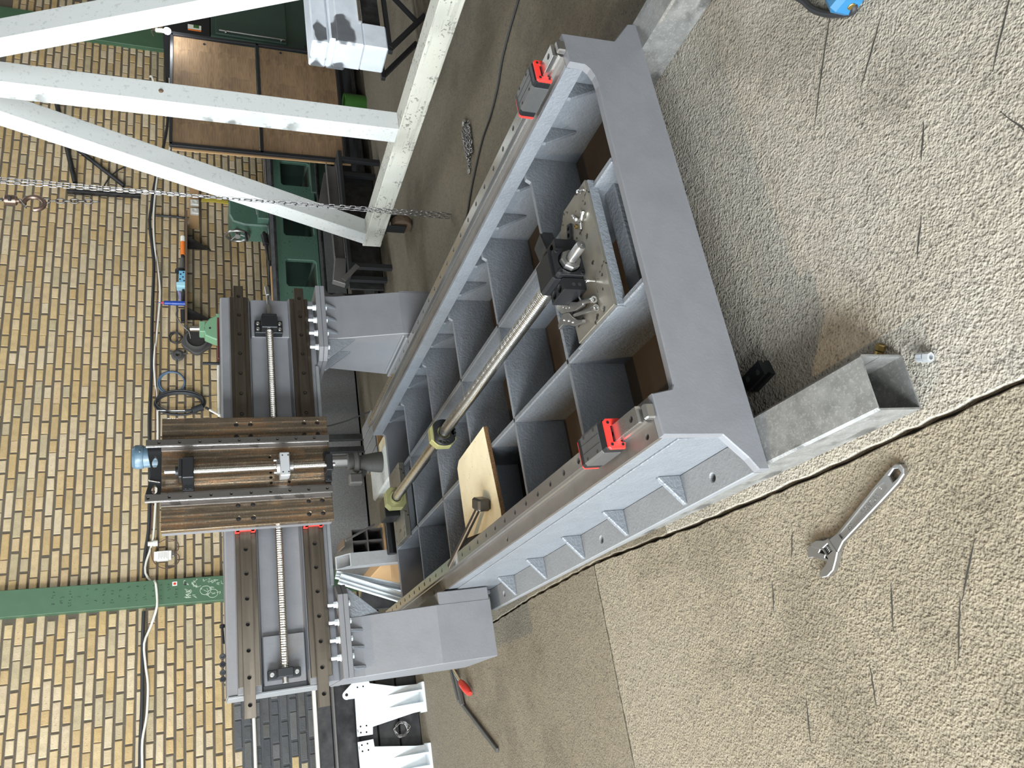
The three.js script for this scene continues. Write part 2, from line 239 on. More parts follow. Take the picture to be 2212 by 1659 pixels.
// ------------------------------------------------------------------ the room
{
  const jx = (z) => { const k = [[6, 0.41], [-0.9, 0.408], [-1.3, 0.412], [-1.5, 0.414], [-1.885, 0.425], [-2.23, 0.442], [-2.72, 0.468], [-3.43, 0.457], [-4.02, 0.43], [-8, 0.43]]; for (let i = 0; i + 1 < k.length; i++) if (z <= k[i][0] && z >= k[i + 1][0]) return k[i][1] + (k[i + 1][1] - k[i][1]) * (k[i][0] - z) / (k[i][0] - k[i + 1][0]); return 0.43; };
  const edge = (z0, z1, off) => { const o = [], n = Math.max(2, Math.round(Math.abs(z1 - z0) / 0.035)); for (let i = 0; i <= n; i++) { const z = z0 + (z1 - z0) * i / n; o.push([jx(z) + off + rr(-0.003, 0.003), z]); } return o; };
  const cross = (x0, x1, z) => { const o = [], n = 60; for (let i = 0; i <= n; i++) o.push([x0 + (x1 - x0) * i / n, z + rr(-0.0025, 0.0025)]); return o; };
  const floor = structGroup('floor'), slab = (poly, m) => { const o = mesh('slab', prism(poly, 'y', -0.06, 0, [], 0.003), m); floor.add(o); };
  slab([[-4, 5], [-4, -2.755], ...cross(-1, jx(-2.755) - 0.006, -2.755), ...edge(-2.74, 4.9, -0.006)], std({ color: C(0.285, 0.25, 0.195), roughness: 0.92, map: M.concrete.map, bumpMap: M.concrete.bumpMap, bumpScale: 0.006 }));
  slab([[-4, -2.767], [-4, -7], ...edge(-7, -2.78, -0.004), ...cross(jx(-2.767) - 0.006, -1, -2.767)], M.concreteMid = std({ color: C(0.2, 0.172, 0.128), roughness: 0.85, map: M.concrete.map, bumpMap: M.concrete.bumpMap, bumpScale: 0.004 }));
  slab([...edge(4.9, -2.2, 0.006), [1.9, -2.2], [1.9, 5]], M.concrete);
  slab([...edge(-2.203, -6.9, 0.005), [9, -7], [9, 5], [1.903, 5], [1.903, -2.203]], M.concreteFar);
  const sub = mesh('subfloor', box(-4.2, 9.2, -0.3, -0.03, -7.2, 5.2, 0), M.floorBase); floor.add(sub);
  // short straight scores in the slab surface
  const scores = [[1.46, -0.93, 1.2, -1.12], [1.30, -0.84, 1.19, -0.96], [0.9, -0.72, 0.72, -0.66], [1.0, -0.86, 0.93, -0.9], [0.82, -0.95, 0.74, -1.0], [0.12, -1.36, 0.02, -1.4], [0.06, -1.2, -0.06, -1.26], [0.16, -1.12, 0.05, -1.2], [-0.04, -1.5, -0.13, -1.52], [0.02, -0.9, -0.1, -1.0], [-0.1, -1.75, -0.2, -1.78], [0.2, -1.75, 0.12, -1.78], [0.7, -0.62, 0.6, -0.7], [1.1, -0.6, 0.98, -0.7], [0.3, -1.62, 0.24, -1.65]];
  for (const [x0, z0, x1, z1] of scores) { const L = Math.hypot(x1 - x0, z1 - z0), ux = (x1 - x0) / L, uz = (z1 - z0) / L, a = [], b = []; for (let i = 0; i <= 10; i++) { const t = i / 10, w = 0.0016 * Math.sin(Math.PI * Math.min(0.97, Math.max(0.03, t))) + rr(0, 0.0006), q = rr(-0.0012, 0.0012); a.push([x0 + ux * L * t - uz * (q + w), z0 + uz * L * t + ux * (q + w)]); b.unshift([x0 + ux * L * t - uz * (q - w), z0 + uz * L * t + ux * (q - w)]); } floor.add(mesh('score', prism([...a, ...b], 'y', -0.004, 0.0009), M.floorBase)); }

  const ceiling = struct('ceiling', [box(-4.3, 9.3, 5, 5.2, ROOF[3], 5.3, 0), box(-4.3, 9.3, 5, 5.2, -7.3, ROOF[2], 0), box(-4.3, ROOF[0], 5, 5.2, ROOF[2], ROOF[3], 0), box(ROOF[1], 9.3, 5, 5.2, ROOF[2], ROOF[3], 0)], M.ceiling);
  struct('wall_right', box(9, 9.25, 0, 5, -7.2, 5.2, 0), M.roomWall);
  const left = [box(WX - 0.25, WX, 0, WY[0], -7.2, SIDE[0], 0), box(WX - 0.25, WX, WY[1], 5, -7.2, 5.2, 0), box(WX - 0.25, WX, SIDE[2], WY[1], SIDE[0], SIDE[1], 0), box(WX - 0.25, WX, 0, WY[0], SIDE[1], 5.2, 0), box(WX - 0.25, WX, WY[0], WY[1], SIDE[1], 5.2, 0)]; let z = -7.2; for (const [a, b] of [...WIN, [SIDE[0], 5.2]]) { left.push(box(WX - 0.25, WX, WY[0], WY[1], z, a, 0)); z = b; }
  struct('wall_left', left, M.roomWall);
  struct('wall_front', [box(-4, GATE[0], 0, 5, 5, 5.25, 0), box(GATE[1], 9, 0, 5, 5, 5.25, 0), box(GATE[0], GATE[1], GATE[2], 5, 5, 5.25, 0)], M.roomWall);
  const sky = new THREE.MeshStandardMaterial({ color: 0x000000, emissive: WINDOW_SKY, emissiveIntensity: 3, roughness: 1 });
  WIN.forEach(([a, b], i) => { const w = structGroup('window_' + (i + 1)), f = [box(WX - 0.18, WX - 0.1, WY[0], WY[0] + 0.06, a, b), box(WX - 0.18, WX - 0.1, WY[1] - 0.06, WY[1], a, b)]; for (let k = 0; k <= 3; k++) { const q = a + (b - a - 0.05) * k / 3; f.push(box(WX - 0.18, WX - 0.1, WY[0], WY[1], q, q + 0.05)); } for (const h of [1.7, 2.45, 3.2]) f.push(box(WX - 0.17, WX - 0.11, h, h + 0.04, a, b)); w.add(mesh('window_frame', f, M.blackFrame)); w.add(mesh('pane', box(WX - 0.2, WX - 0.19, WY[0], WY[1], a, b, 0), sky)); });
  { const w = structGroup('window_4'), f = []; for (let k = 0; k <= 7; k++) { const x = ROOF[0] + (ROOF[1] - ROOF[0] - 0.05) * k / 7; f.push(box(x, x + 0.05, 5.04, 5.12, ROOF[2], ROOF[3])); } w.add(mesh('window_frame', f, M.blackFrame)); w.add(mesh('pane', box(ROOF[0], ROOF[1], 5.14, 5.16, ROOF[2], ROOF[3], 0), sky)); }
  const d2 = structGroup('door_2'); d2.add(mesh('door_frame', [box(WX - 0.15, WX - 0.05, 0, SIDE[2], SIDE[0], SIDE[0] + 0.08), box(WX - 0.15, WX - 0.05, 0, SIDE[2], SIDE[1] - 0.08, SIDE[1]), box(WX - 0.15, WX - 0.05, SIDE[2] - 0.08, SIDE[2], SIDE[0], SIDE[1])], M.blackFrame)); d2.add(mesh('pane', box(WX - 0.2, WX - 0.18, 0, SIDE[2], SIDE[0], SIDE[1], 0), sky));
  const door = structGroup('door_1'), df = [box(GATE[0], GATE[0] + 0.08, 0, GATE[2], 5.05, 5.15), box(GATE[1] - 0.08, GATE[1], 0, GATE[2], 5.05, 5.15), box(GATE[0], GATE[1], GATE[2] - 0.08, GATE[2], 5.05, 5.15)];
  door.add(mesh('door_frame', df, M.blackFrame)); door.add(mesh('pane', box(GATE[0], GATE[1], 0, GATE[2], 5.18, 5.2, 0), sky));
}
// the brick wall: Flemish bond, stretcher and header by turns
{
  const wall = structGroup('wall_back'), Z0 = -7, PER = 0.33, CO = 0.0705, BH = 0.052, SL = 0.205, HL = 0.1005;
  wall.add(mesh('mortar', [box(-4.2, 9.2, 0, 5, Z0 - 0.26, Z0 - 0.0085, 0)], M.mortar));
  wall.add(mesh('painted_mortar', [box(-4, 0.75, 0, 1.19, Z0 - 0.03, Z0 - 0.007, 0)], M.mortarGrey));
  wall.add(mesh('plaster_dado', [box(1.3, 9, 0, 0.6, Z0 - 0.05, Z0 + 0.012, 0.004)], M.plaster));
  const brickGeo = (L, s) => { // a chamfered block, its face worn uneven
    const h = BH / 2, l = L / 2, c = 0.004, q = () => rr(-0.0015, 0.0015), A = [[-l, -h], [l, -h], [l, h], [-l, h]].map(([x, y]) => [x + q(), y + q()]), back = A.map(([x, y]) => [x, y, -0.03]), mid = A.map(([x, y]) => [x, y, -0.0045]), fr = A.map(([x, y]) => [x - Math.sign(x) * (c + rr(0, 0.002)), y - Math.sign(y) * (c + rr(0, 0.0015)), q() * 0.7]);
    const F = [fr]; for (let i = 0; i < 4; i++) { const j = (i + 1) % 4; F.push([mid[i], mid[j], fr[j], fr[i]], [back[i], back[j], mid[j], mid[i]]); }
    const g = convexFaces(F), uv = g.attributes.uv; for (let i = 0; i < uv.count; i++) uv.setXY(i, uv.getX(i) + s * 0.137, uv.getY(i) + s * 0.291); return g; };
  const geo = { s: [], h: [] }; for (let k = 0; k < 6; k++) { geo.s.push(brickGeo(SL, k)); geo.h.push(brickGeo(HL, k + 7)); }
  const list = [], cam = new THREE.Vector3(); camera.updateMatrixWorld(); camera.updateProjectionMatrix();
  const COL = [[2.85, 1.233, 1.428], [1.25, 1.191, 1.395]];
  for (let r = 0; r < 46; r++) { const y = 0.111 + r * CO; if (y > 3.25) break;
    for (let k = -4; k < 26; k++) for (const h of [0, 1]) {
      const x = -0.015 + k * PER + (r % 2) * PER / 2 + h * PER / 2 + rr(-0.006, 0.006), L = h ? HL : SL; if (x < -1.3 || x > 7.8) continue;
      if (y < 0.6 && x > 1.25) continue;
      const t = (y - 1.25) / 1.6, cx = 1.191 + 0.042 * t + 0.1; if (Math.abs(x - cx) < 0.085) continue;
      const grey = y < 1.2 + (x < 0.05 ? -0.04 : 0) && x < 0.8 && !(y < 0.78 && x < 0.12 && rnd() < 0.4);
      cam.set(x, y, Z0).project(camera); const px = (cam.x + 1) / 2, py = (1 - cam.y) / 2, inside = px > 0 && px < 1 && py > 0 && py < 1;
      list.push({ x, y, h, grey, d: Math.hypot(x, y - 1.44, Z0), see: inside && !(y < 1.5 && x > 0.6 && x < 4) && !(y < 0.6), z: Z0 + rr(-0.002, 0.003), a: rr(-0.008, 0.008), v: (rnd() * 6) | 0, m: (rnd() * (grey ? 4 : 8)) | 0 });
    } }
  const near = new Set(list.filter((b) => b.see).sort((a, b) => a.d - b.d).slice(0, 300)), rest = [], cols = [];
  for (const b of list) { const g = geo[b.h ? 'h' : 's'][b.v], m = (b.grey ? M.bricksGrey : M.bricks)[b.m];
    if (near.has(b)) { const o = new THREE.Mesh(g, m); o.name = 'brick'; o.position.set(b.x, b.y, b.z); o.rotation.z = b.a; o.castShadow = o.receiveShadow = true; wall.add(o); }
    else { const c = g.clone(); c.rotateZ(b.a); c.translate(b.x, b.y, b.z); const n = c.attributes.position.count, a = new Float32Array(n * 3), k = m.color; for (let i = 0; i < n; i++) { a[3 * i] = k.r; a[3 * i + 1] = k.g; a[3 * i + 2] = k.b; } c.setAttribute('color', new THREE.BufferAttribute(a, 3)); rest.push(c); } }
  const o = new THREE.Mesh(mergeGeometries(rest), std({ color: 0xffffff, vertexColors: true, roughness: 0.88, map: brickTex, bumpMap: brickBump, bumpScale: 0.004 })); o.name = 'brickwork'; o.userData.kind = 'stuff'; o.castShadow = o.receiveShadow = true; wall.add(o);
  // the green steel column let into the wall
  const t1 = struct('trim_1', turn(box(1.191, 1.392, 0, 5, -7.02, -6.905, 0.003), [0, 0, 1], -0.0262, [1.29, 1.25, -7]), M.columnGreen);
}

// ------------------------------------------------------------------ shared machine pieces
const XA = 0.99, XB = 1.395, RIBS = [-2.015, -2.52, -3.035, -3.54, -4.06], PAD = 0.408;
function socketHead(p, dir, r, h, m) { const q = [p[0] + dir[0], p[1] + dir[1], p[2] + dir[2]]; return lathe([[0, h * 0.35], [r * 0.5, h * 0.35], [r * 0.55, h], [r * 0.88, h], [r, h * 0.86], [r, 0]], p, q, 12, 0.5); }
function guideRail(axis, p, L, w, h, pitch, first, hr) { // a profiled rail: grooved body and a top layer with counterbored holes; runs along +X, top towards +Y before turning
  const body = prism([[-w / 2, 0], [w / 2, 0], [w / 2, h * 0.34], [w * 0.36, h * 0.46], [w * 0.36, h * 0.58], [-w * 0.36, h * 0.58], [-w * 0.36, h * 0.46], [-w / 2, h * 0.34]], 'x', 0, L);
  const holes = []; for (let x = first; x < L - hr; x += pitch) holes.push(circle(x, 0, hr, 14));
  const c = 0.0015, top = prism([[0, -w / 2 + c], [L, -w / 2 + c], [L, w / 2 - c], [0, w / 2 - c]], 'y', h * 0.58, h, holes), sides = [box(0, L, h * 0.6, h - c, -w / 2, -w / 2 + c, 0.0004), box(0, L, h * 0.6, h - c, w / 2 - c, w / 2, 0.0004)];
  const g = [body, top, ...sides], m = new THREE.Matrix4();
  if (axis === 'z') m.makeBasis(V(0, 0, -1), V(0, 1, 0), V(1, 0, 0));      // along -Z, top up
  if (axis === 'x') m.makeBasis(V(1, 0, 0), V(0, 0, 1), V(0, -1, 0));      // along +X, top towards the camera
  if (axis === 'y') m.makeBasis(V(0, -1, 0), V(0, 0, 1), V(-1, 0, 0));     // along -Y, top towards the camera
  m.setPosition(...p); const bores = []; for (let x = first; x < L - hr; x += pitch) bores.push(move(flat(new THREE.CylinderGeometry(hr * 0.84, hr * 0.84, 0.001, 12)), x, h * 0.585, 0));
  return { g: g.map((q) => { q = q.clone(); q.applyMatrix4(m); return q; }), bores: bores.map((q) => { q.applyMatrix4(m); return q; }) };
}
function screwThread(p, q, r, lead, depth, seg = 14) { // a ball screw: one helical groove
  const L = V(...p).distanceTo(V(...q)), per = 6, n = Math.round(L / lead * per), pos = [], nor = [], P = [], R = (t) => { const f = t - Math.floor(t), g = Math.abs(f - 0.5) * 2; return r - depth * Math.sqrt(Math.max(0, 1 - Math.pow(g / 0.66, 2))); };
  const pt = (i, j) => { const y = L * i / n, a = j / seg * Math.PI * 2, rad = R(y / lead - j / seg); return V(rad * Math.cos(a), y, rad * Math.sin(a)); };
  for (let i = 0; i < n; i++) for (let j = 0; j < seg; j++) { const a = pt(i, j), b = pt(i + 1, j), c = pt(i + 1, j + 1), d = pt(i, j + 1); P.push(a, b, c, a, c, d); }
  const g = new THREE.BufferGeometry().setFromPoints(P); g.computeVertexNormals(); return along(toCreasedNormals(boxUV(g), 0.9), p, q);
}
// ------------------------------------------------------------------ the machine bed
{
  const t = thing('machine_bed', 'long grey painted machine bed with open rib bays and two guide rails on top', 'machine bed', [1.19, 0.125, -3.04]);
  const fp = [[0.437, 0.125], [0.438, 0.157], [0.47, 0.178], [0.533, 0.236], [0.538, 0.408], [0.648, 0.41], [0.659, 0.35], [0.672, 0.342], [0.94, 0.336], [1.49, 0.331], [1.655, 0.327], [1.69, 0.331], [1.716, 0.342], [1.73, 0.356], [1.731, 0.408], [1.848, 0.408], [1.856, 0.225], [1.945, 0.155], [1.95, 0.122]];
  part(t, 'front_plate', prism(fp, 'z', -1.515, -1.49, [], 0.003), M.paint);
  part(t, 'bottom_plate', box(0.57, 1.81, 0.126, 0.132, -4.58, -1.52, 0.001), std({ color: C(0.05, 0.032, 0.018), roughness: 0.85, map: again(tDirt, 3) }), 'unpainted rusty bottom plate');
  for (const x of [XA, XB]) part(t, 'long_rib', box(x - 0.011, x + 0.011, 0.125, 0.335, -4.58, -1.514, 0.004), M.paintRough);
  for (const z of RIBS) { // each cross rib has a rounded relief cut at the foot of every bay
    const arch = (a, b) => { const o = [[a, 0.125]]; for (let i = 0; i <= 8; i++) { const q = Math.PI * (1 - i / 8); o.push([(a + b) / 2 + (b - a) / 2 * Math.cos(q), 0.165 + 0.05 * Math.sin(q)]); } o.push([b, 0.125]); return o; };
    part(t, 'cross_rib', prism([[0.566, 0.125], ...arch(0.64, 0.86).slice(0, 0), [1.815, 0.125], [1.815, 0.352], [1.712, 0.352], [1.70, 0.335], [0.66, 0.335], [0.645, 0.352], [0.566, 0.352]], 'z', z - 0.008, z + 0.008, [], 0.002), M.paintRough);
  }
  part(t, 'end_plate', prism([[0.537, 0.125], [1.845, 0.125], [1.845, 0.352], [1.73, 0.352], [1.715, 0.335], [0.66, 0.335], [0.648, 0.352], [0.537, 0.352]], 'z', -4.61, -4.585, [], 0.003), M.paint);
  const sideHoles = []; for (const z of [-1.56, -2.6, -3.64]) sideHoles.push(circle(0.56, z, 0.009));
  part(t, 'pad', [prism([[0.538, -4.61], [0.648, -4.61], [0.648, -1.514], [0.538, -1.514]], 'y', 0.396, PAD, sideHoles)], M.machined, 'bare machined steel top pad');
  part(t, 'pad_beam', [box(0.5375, 0.6485, 0.352, 0.3965, -4.61, -1.514, 0.002)], M.paintRough);
  part(t, 'pad', [box(1.745, 1.848, 0.396, PAD, -4.61, -1.514)], M.machined, 'bare machined steel top pad');
  part(t, 'pad_beam', [box(1.73, 1.848, 0.352, 0.3965, -4.61, -1.514, 0.002), box(1.73, 1.7455, 0.3965, PAD + 0.0005, -4.61, -1.514, 0.001)], M.paintRough);
  part(t, 'side_wall', box(0.533, 0.566, 0.125, 0.352, -4.59, -1.514, 0.002), M.paintRough);
  part(t, 'side_wall', box(1.813, 1.848, 0.125, 0.352, -4.59, -1.514, 0.002), M.paintRough);
  const fh = [-1.679, -2.364, -3.376].map((z) => circle(0.479, z, 0.0115));
  part(t, 'flange', prism([[0.437, -3.58], [0.5335, -3.58], [0.5335, -1.514], [0.437, -1.514]], 'y', 0.131, 0.157, fh, 0.003), M.paintFlange);
  part(t, 'flange', box(1.8475, 1.95, 0.131, 0.157, -3.58, -1.514, 0.003), M.paintFlange);
  part(t, 'wall_end', box(0.512, 0.5335, 0.157, 0.405, -3.575, -3.55, 0.006), M.paintRough);
  for (const z of [-1.82, -2.175, -2.51, -2.87, -3.22]) { part(t, 'gusset', prism([[0.447, 0.156], [0.534, 0.156], [0.534, 0.232], [0.527, 0.232], [0.447, 0.164]], 'z', z - 0.016, z, [], 0.003), M.paintRough); part(t, 'gusset', prism([[1.847, 0.156], [1.94, 0.156], [1.94, 0.164], [1.854, 0.232], [1.847, 0.232]], 'z', z - 0.016, z, [], 0.003), M.paintRough); }
  for (const z of [-1.635, -1.845, -2.10, -2.34, -2.62, -2.86, -3.125, -3.37, -3.63, -3.88, -4.15, -4.4]) { part(t, 'gusset', prism([[1.738, 0.353], [1.814, 0.353], [1.814, 0.205], [1.806, 0.205], [1.738, 0.335]], 'z', z - 0.014, z, [], 0.003), M.paintRough); part(t, 'gusset', prism([[0.565, 0.353], [0.642, 0.353], [0.642, 0.335], [0.574, 0.205], [0.565, 0.205]], 'z', z - 0.014, z, [], 0.003), M.paintRough); }
  // the motor plate across the two long ribs, and the smaller one at the far end
  const mp = part(t, 'motor_plate', prism([[0.982, -1.872], [0.982, -1.632], [1.412, -1.632], [1.412, -1.79], [1.33, -1.872]], 'y', 0.334, 0.362, [circle(1.29, -1.71, 0.007), circle(1.10, -1.83, 0.007)], 0.002), M.plateSteel, 'bare ground steel plate with oil stains');
  part(t, 'plate_apron', box(0.98, 1.412, 0.322, 0.353, -1.634, -1.628, 0.003), M.paintRough);
  part(t, 'plate_step', box(1.0, 1.39, 0.255, 0.285, -1.66, -1.60, 0.004), M.paintRough);
  part(t, 'plate_side', box(0.974, 0.984, 0.326, 0.352, -1.9, -1.632, 0.003), M.paintRough);
  part(t, 'end_mount', box(0.975, 1.41, 0.335, 0.368, -4.47, -4.21, 0.003), M.plateSteel);
  part(t, 'end_mount_apron', box(0.975, 1.41, 0.30, 0.336, -4.28, -4.215, 0.004), M.paintRough);
  const r1 = guideRail('z', [0.606, PAD, -1.525], 3.04, 0.045, 0.038, 0.105, 0.03, 0.0095), r2 = guideRail('z', [1.792, PAD, -1.51], 3.05, 0.045, 0.038, 0.105, 0.026, 0.0095);
  for (const r of [r1, r2]) { const o = part(t, 'guide_rail', r.g, M.rail, 'bright profiled steel rail with counterbored holes'); parts(o, 'bolt_hole', r.bores, M.hole); }
  for (const [x, y, z] of [[0.606, 0.424, -1.508], [1.792, 0.424, -1.498]]) { const o = part(t, 'end_stop', [box(x - 0.02, x + 0.02, PAD, 0.436, z - 0.008, z + 0.012, 0.004)], M.satin); }
}
// carriage blocks: steel body between two end caps, red seals on the ends; length along -Z, origin at the rail's foot
function bearingBlock(label, pos, group) {
  const t = thing('bearing_block', label, 'linear bearing', pos, group), P = (n, g, m, l) => { g = merge(g); const o = mesh(n, g, m); t.add(o); if (l) o.userData.label = l; return o; };
  const sec = (h0, h1, w) => [[-w, h0], [-0.027, h0], [-0.023, h0 + 0.014], [-0.023, 0.042], [0.023, 0.042], [0.023, h0 + 0.014], [0.027, h0], [w, h0], [w, h1 - 0.006], [w - 0.008, h1], [-w + 0.008, h1], [-w, h1 - 0.006]];
  const holes = []; const body = P('body', prism(sec(0.008, 0.064, 0.043), 'z', -0.052, 0.052, [], 0.001), M.blockSteel);
  P('cap', prism(sec(0.01, 0.062, 0.042), 'z', 0.0525, 0.074, [], 0.002), M.blackOxide); P('cap', prism(sec(0.01, 0.062, 0.042), 'z', -0.074, -0.0525, [], 0.002), M.blackOxide);
  for (const s of [-1, 1]) { const o = P('seal', prism([[-0.042, 0.010], [-0.026, 0.006], [-0.0225, 0.018], [-0.0175, 0.026], [-0.0225, 0.033], [-0.0225, 0.041], [0.0225, 0.041], [0.0225, 0.033], [0.0175, 0.026], [0.0225, 0.018], [0.026, 0.006], [0.042, 0.010], [0.042, 0.052], [0.036, 0.058], [-0.036, 0.058], [-0.042, 0.052]], 'z', s * 0.0742, s * 0.083, [], 0.0012), M.seal, 'red plastic end seal');
    for (const [x, y] of [[-0.031, 0.016], [0.031, 0.016], [-0.03, 0.047], [0.03, 0.047]]) { const c = mesh('screw', socketHead([x, y, s * 0.083], [0, 0, s], 0.004, 0.002), M.blackOxide); o.add(c); } }
  const h = []; for (const x of [-0.03, 0.03]) for (const z of [-0.03, 0.03]) h.push(cyl([x, 0.0635, z], [x, 0.0646, z], 0.005, 0.005, 12, 0.0002)); h.forEach((q) => P('screw_hole', q, M.hole));
  for (const x of [-0.0122, 0.0122]) P('oil_strip', box(x - 0.001, x + 0.001, 0.0638, 0.0648, -0.052, 0.052, 0.0003), M.blackMatte);
  return t;
}
const blockA = bearingBlock('carriage block with red seal on the guide rail nearer the wrench', [0.606, PAD + 0.0005, -1.735], 'carriage blocks on the bed rails');
again3(blockA, 'carriage block with red seal at the corner of the bed near the loose floor cable', [1.792, PAD + 0.0005, -1.675]);

// ------------------------------------------------------------------ the bed's ball screw with its bearing blocks
{
  const X = 1.192, Y0 = 0.408, t = thing('ball_screw', 'thick ball screw lying along the middle of the machine bed', 'ball screw', [X, 0.362, -2.95]);
  part(t, 'threaded_shaft', screwThread([X, Y0, -1.83], [X, Y0, -4.14], 0.0255, 0.01, 0.0016), M.screwSteel);
  part(t, 'shaft_end', [cyl([X, Y0, -1.83], [X, Y0, -1.735], 0.018), lathe([[0, 0], [0.016, 0], [0.016, 0.072], [0.0135, 0.079], [0.003, 0.0795], [0, 0.077]], [X, Y0, -1.735], [X, Y0, -1.655], 24)], M.satin, 'turned shaft end with centre hole');
  // bearing block at the near end
  const sq = (h, c) => [[X - h + c, Y0 - h], [X + h - c, Y0 - h], [X + h, Y0 - h + c], [X + h, Y0 + h - c], [X + h - c, Y0 + h], [X - h + c, Y0 + h], [X - h, Y0 + h - c], [X - h, Y0 - h + c]];
  const b = part(t, 'bearing_block', [prism([[X - 0.052, 0.362], [X + 0.052, 0.362], [X + 0.052, 0.455], [X + 0.044, 0.463], [X - 0.044, 0.463], [X - 0.052, 0.455]], 'z', -1.86, -1.765, [], 0.0015)], M.blackOxide);
  part(b, 'mounting_foot', prism([[X - 0.09, -1.85], [X - 0.051, -1.85], [X - 0.051, -1.755], [X - 0.09, -1.755]], 'y', 0.363, 0.437, [circle(X - 0.071, -1.825, 0.0125), circle(X - 0.071, -1.785, 0.0125)], 0.0015), M.blackOxide);
  part(b, 'mounting_foot', prism([[X + 0.051, -1.85], [X + 0.088, -1.85], [X + 0.088, -1.755], [X + 0.051, -1.755]], 'y', 0.363, 0.437, [circle(X + 0.07, -1.825, 0.0125), circle(X + 0.07, -1.785, 0.0125)], 0.0015), M.blackOxide);
  part(b, 'retaining_plate', prism(sq(0.047, 0.008), 'z', -1.766, -1.744, [circle(X, Y0, 0.036, 28)], 0.0015), M.blackOxide);
  parts(b, 'screw', [[-1, -1], [1, -1], [-1, 1], [1, 1]].map(([sx, sy]) => socketHead([X + sx * 0.036, Y0 + sy * 0.036, -1.7445], [0, 0, 1], 0.0085, 0.004)), M.blackOxide);
  parts(b, 'tapped_hole', [[0.395], [0.415]].map(([y]) => cyl([X - 0.071, y - 0.012, -1.7555], [X - 0.071, y - 0.012, -1.7545], 0.006, 0.006, 12, 0.0002)), M.hole);
  const nut = lathe([[0.018, 0], [0.031, 0], [0.033, 0.003], [0.033, 0.017], [0.031, 0.02], [0.018, 0.02]], [X, Y0, -1.748], [X, Y0, -1.728], 8, 0.3); part(t, 'lock_nut', [nut, cyl([X + 0.001, Y0 - 0.033, -1.738], [X + 0.001, Y0 - 0.034, -1.738], 0.003, 0.003, 8, 0.0002)], M.satin);
  // ball nut with its flange, part way along
  const nz = -3.17, n = part(t, 'ball_nut', [cyl([X, Y0, nz], [X, Y0, nz - 0.055], 0.04, 0.04, 24)], M.bronzeGreen, 'olive coated nut housing');
  part(n, 'nut_housing', prism([[X - 0.062, Y0 - 0.03], [X - 0.03, Y0 - 0.06], [X + 0.03, Y0 - 0.06], [X + 0.062, Y0 - 0.03], [X + 0.062, Y0 + 0.03], [X + 0.03, Y0 + 0.06], [X - 0.03, Y0 + 0.06], [X - 0.062, Y0 + 0.03]], 'z', nz - 0.045, nz - 0.002, [circle(X, Y0, 0.035, 20)], 0.002), M.bronzeGreen);
  const fh = [0.25, 0.6, 0.95, 1.9, 2.25, 2.6].flatMap((a) => [circle(X + 0.05 * Math.cos(a * 1.0 + 2.4), Y0 + 0.05 * Math.sin(a + 2.4), 0.0052, 10)]);
  const fl = []; for (let i = 0; i < 40; i++) { const a = i / 40 * Math.PI * 2, r = 0.062, y = Math.max(-0.048, Math.min(0.048, r * Math.sin(a))); fl.push([X + r * Math.cos(a), Y0 + y]); }
  part(n, 'nut_flange', prism(fl, 'z', nz - 0.001, nz + 0.016, [circle(X, Y0, 0.032, 24), ...fh], 0.0012), M.blackOxide);
  // far bearing
  const z2 = -4.17, f = part(t, 'end_bearing', [box(X - 0.08, X + 0.04, 0.37, 0.455, -4.43, -4.29, 0.003)], M.blackOxide);
  part(f, 'coupling_nut', [prism([[X - 0.06, Y0 - 0.035], [X - 0.035, Y0 - 0.058], [X + 0.035, Y0 - 0.058], [X + 0.06, Y0 - 0.035], [X + 0.06, Y0 + 0.035], [X + 0.035, Y0 + 0.058], [X - 0.035, Y0 + 0.058], [X - 0.06, Y0 + 0.035]], 'z', z2 - 0.07, z2 - 0.01, [circle(X, Y0, 0.028, 24)], 0.003), lathe([[0.0275, 0], [0.038, 0], [0.042, 0.012], [0.042, 0.014], [0.0275, 0.014]], [X, Y0, z2], [X, Y0, z2 - 0.014], 24)], M.bronzeGreen, 'olive coated octagonal nut');
  part(f, 'shaft_journal', cyl([X, Y0, -4.14], [X, Y0, -4.3], 0.024), M.satin);
}
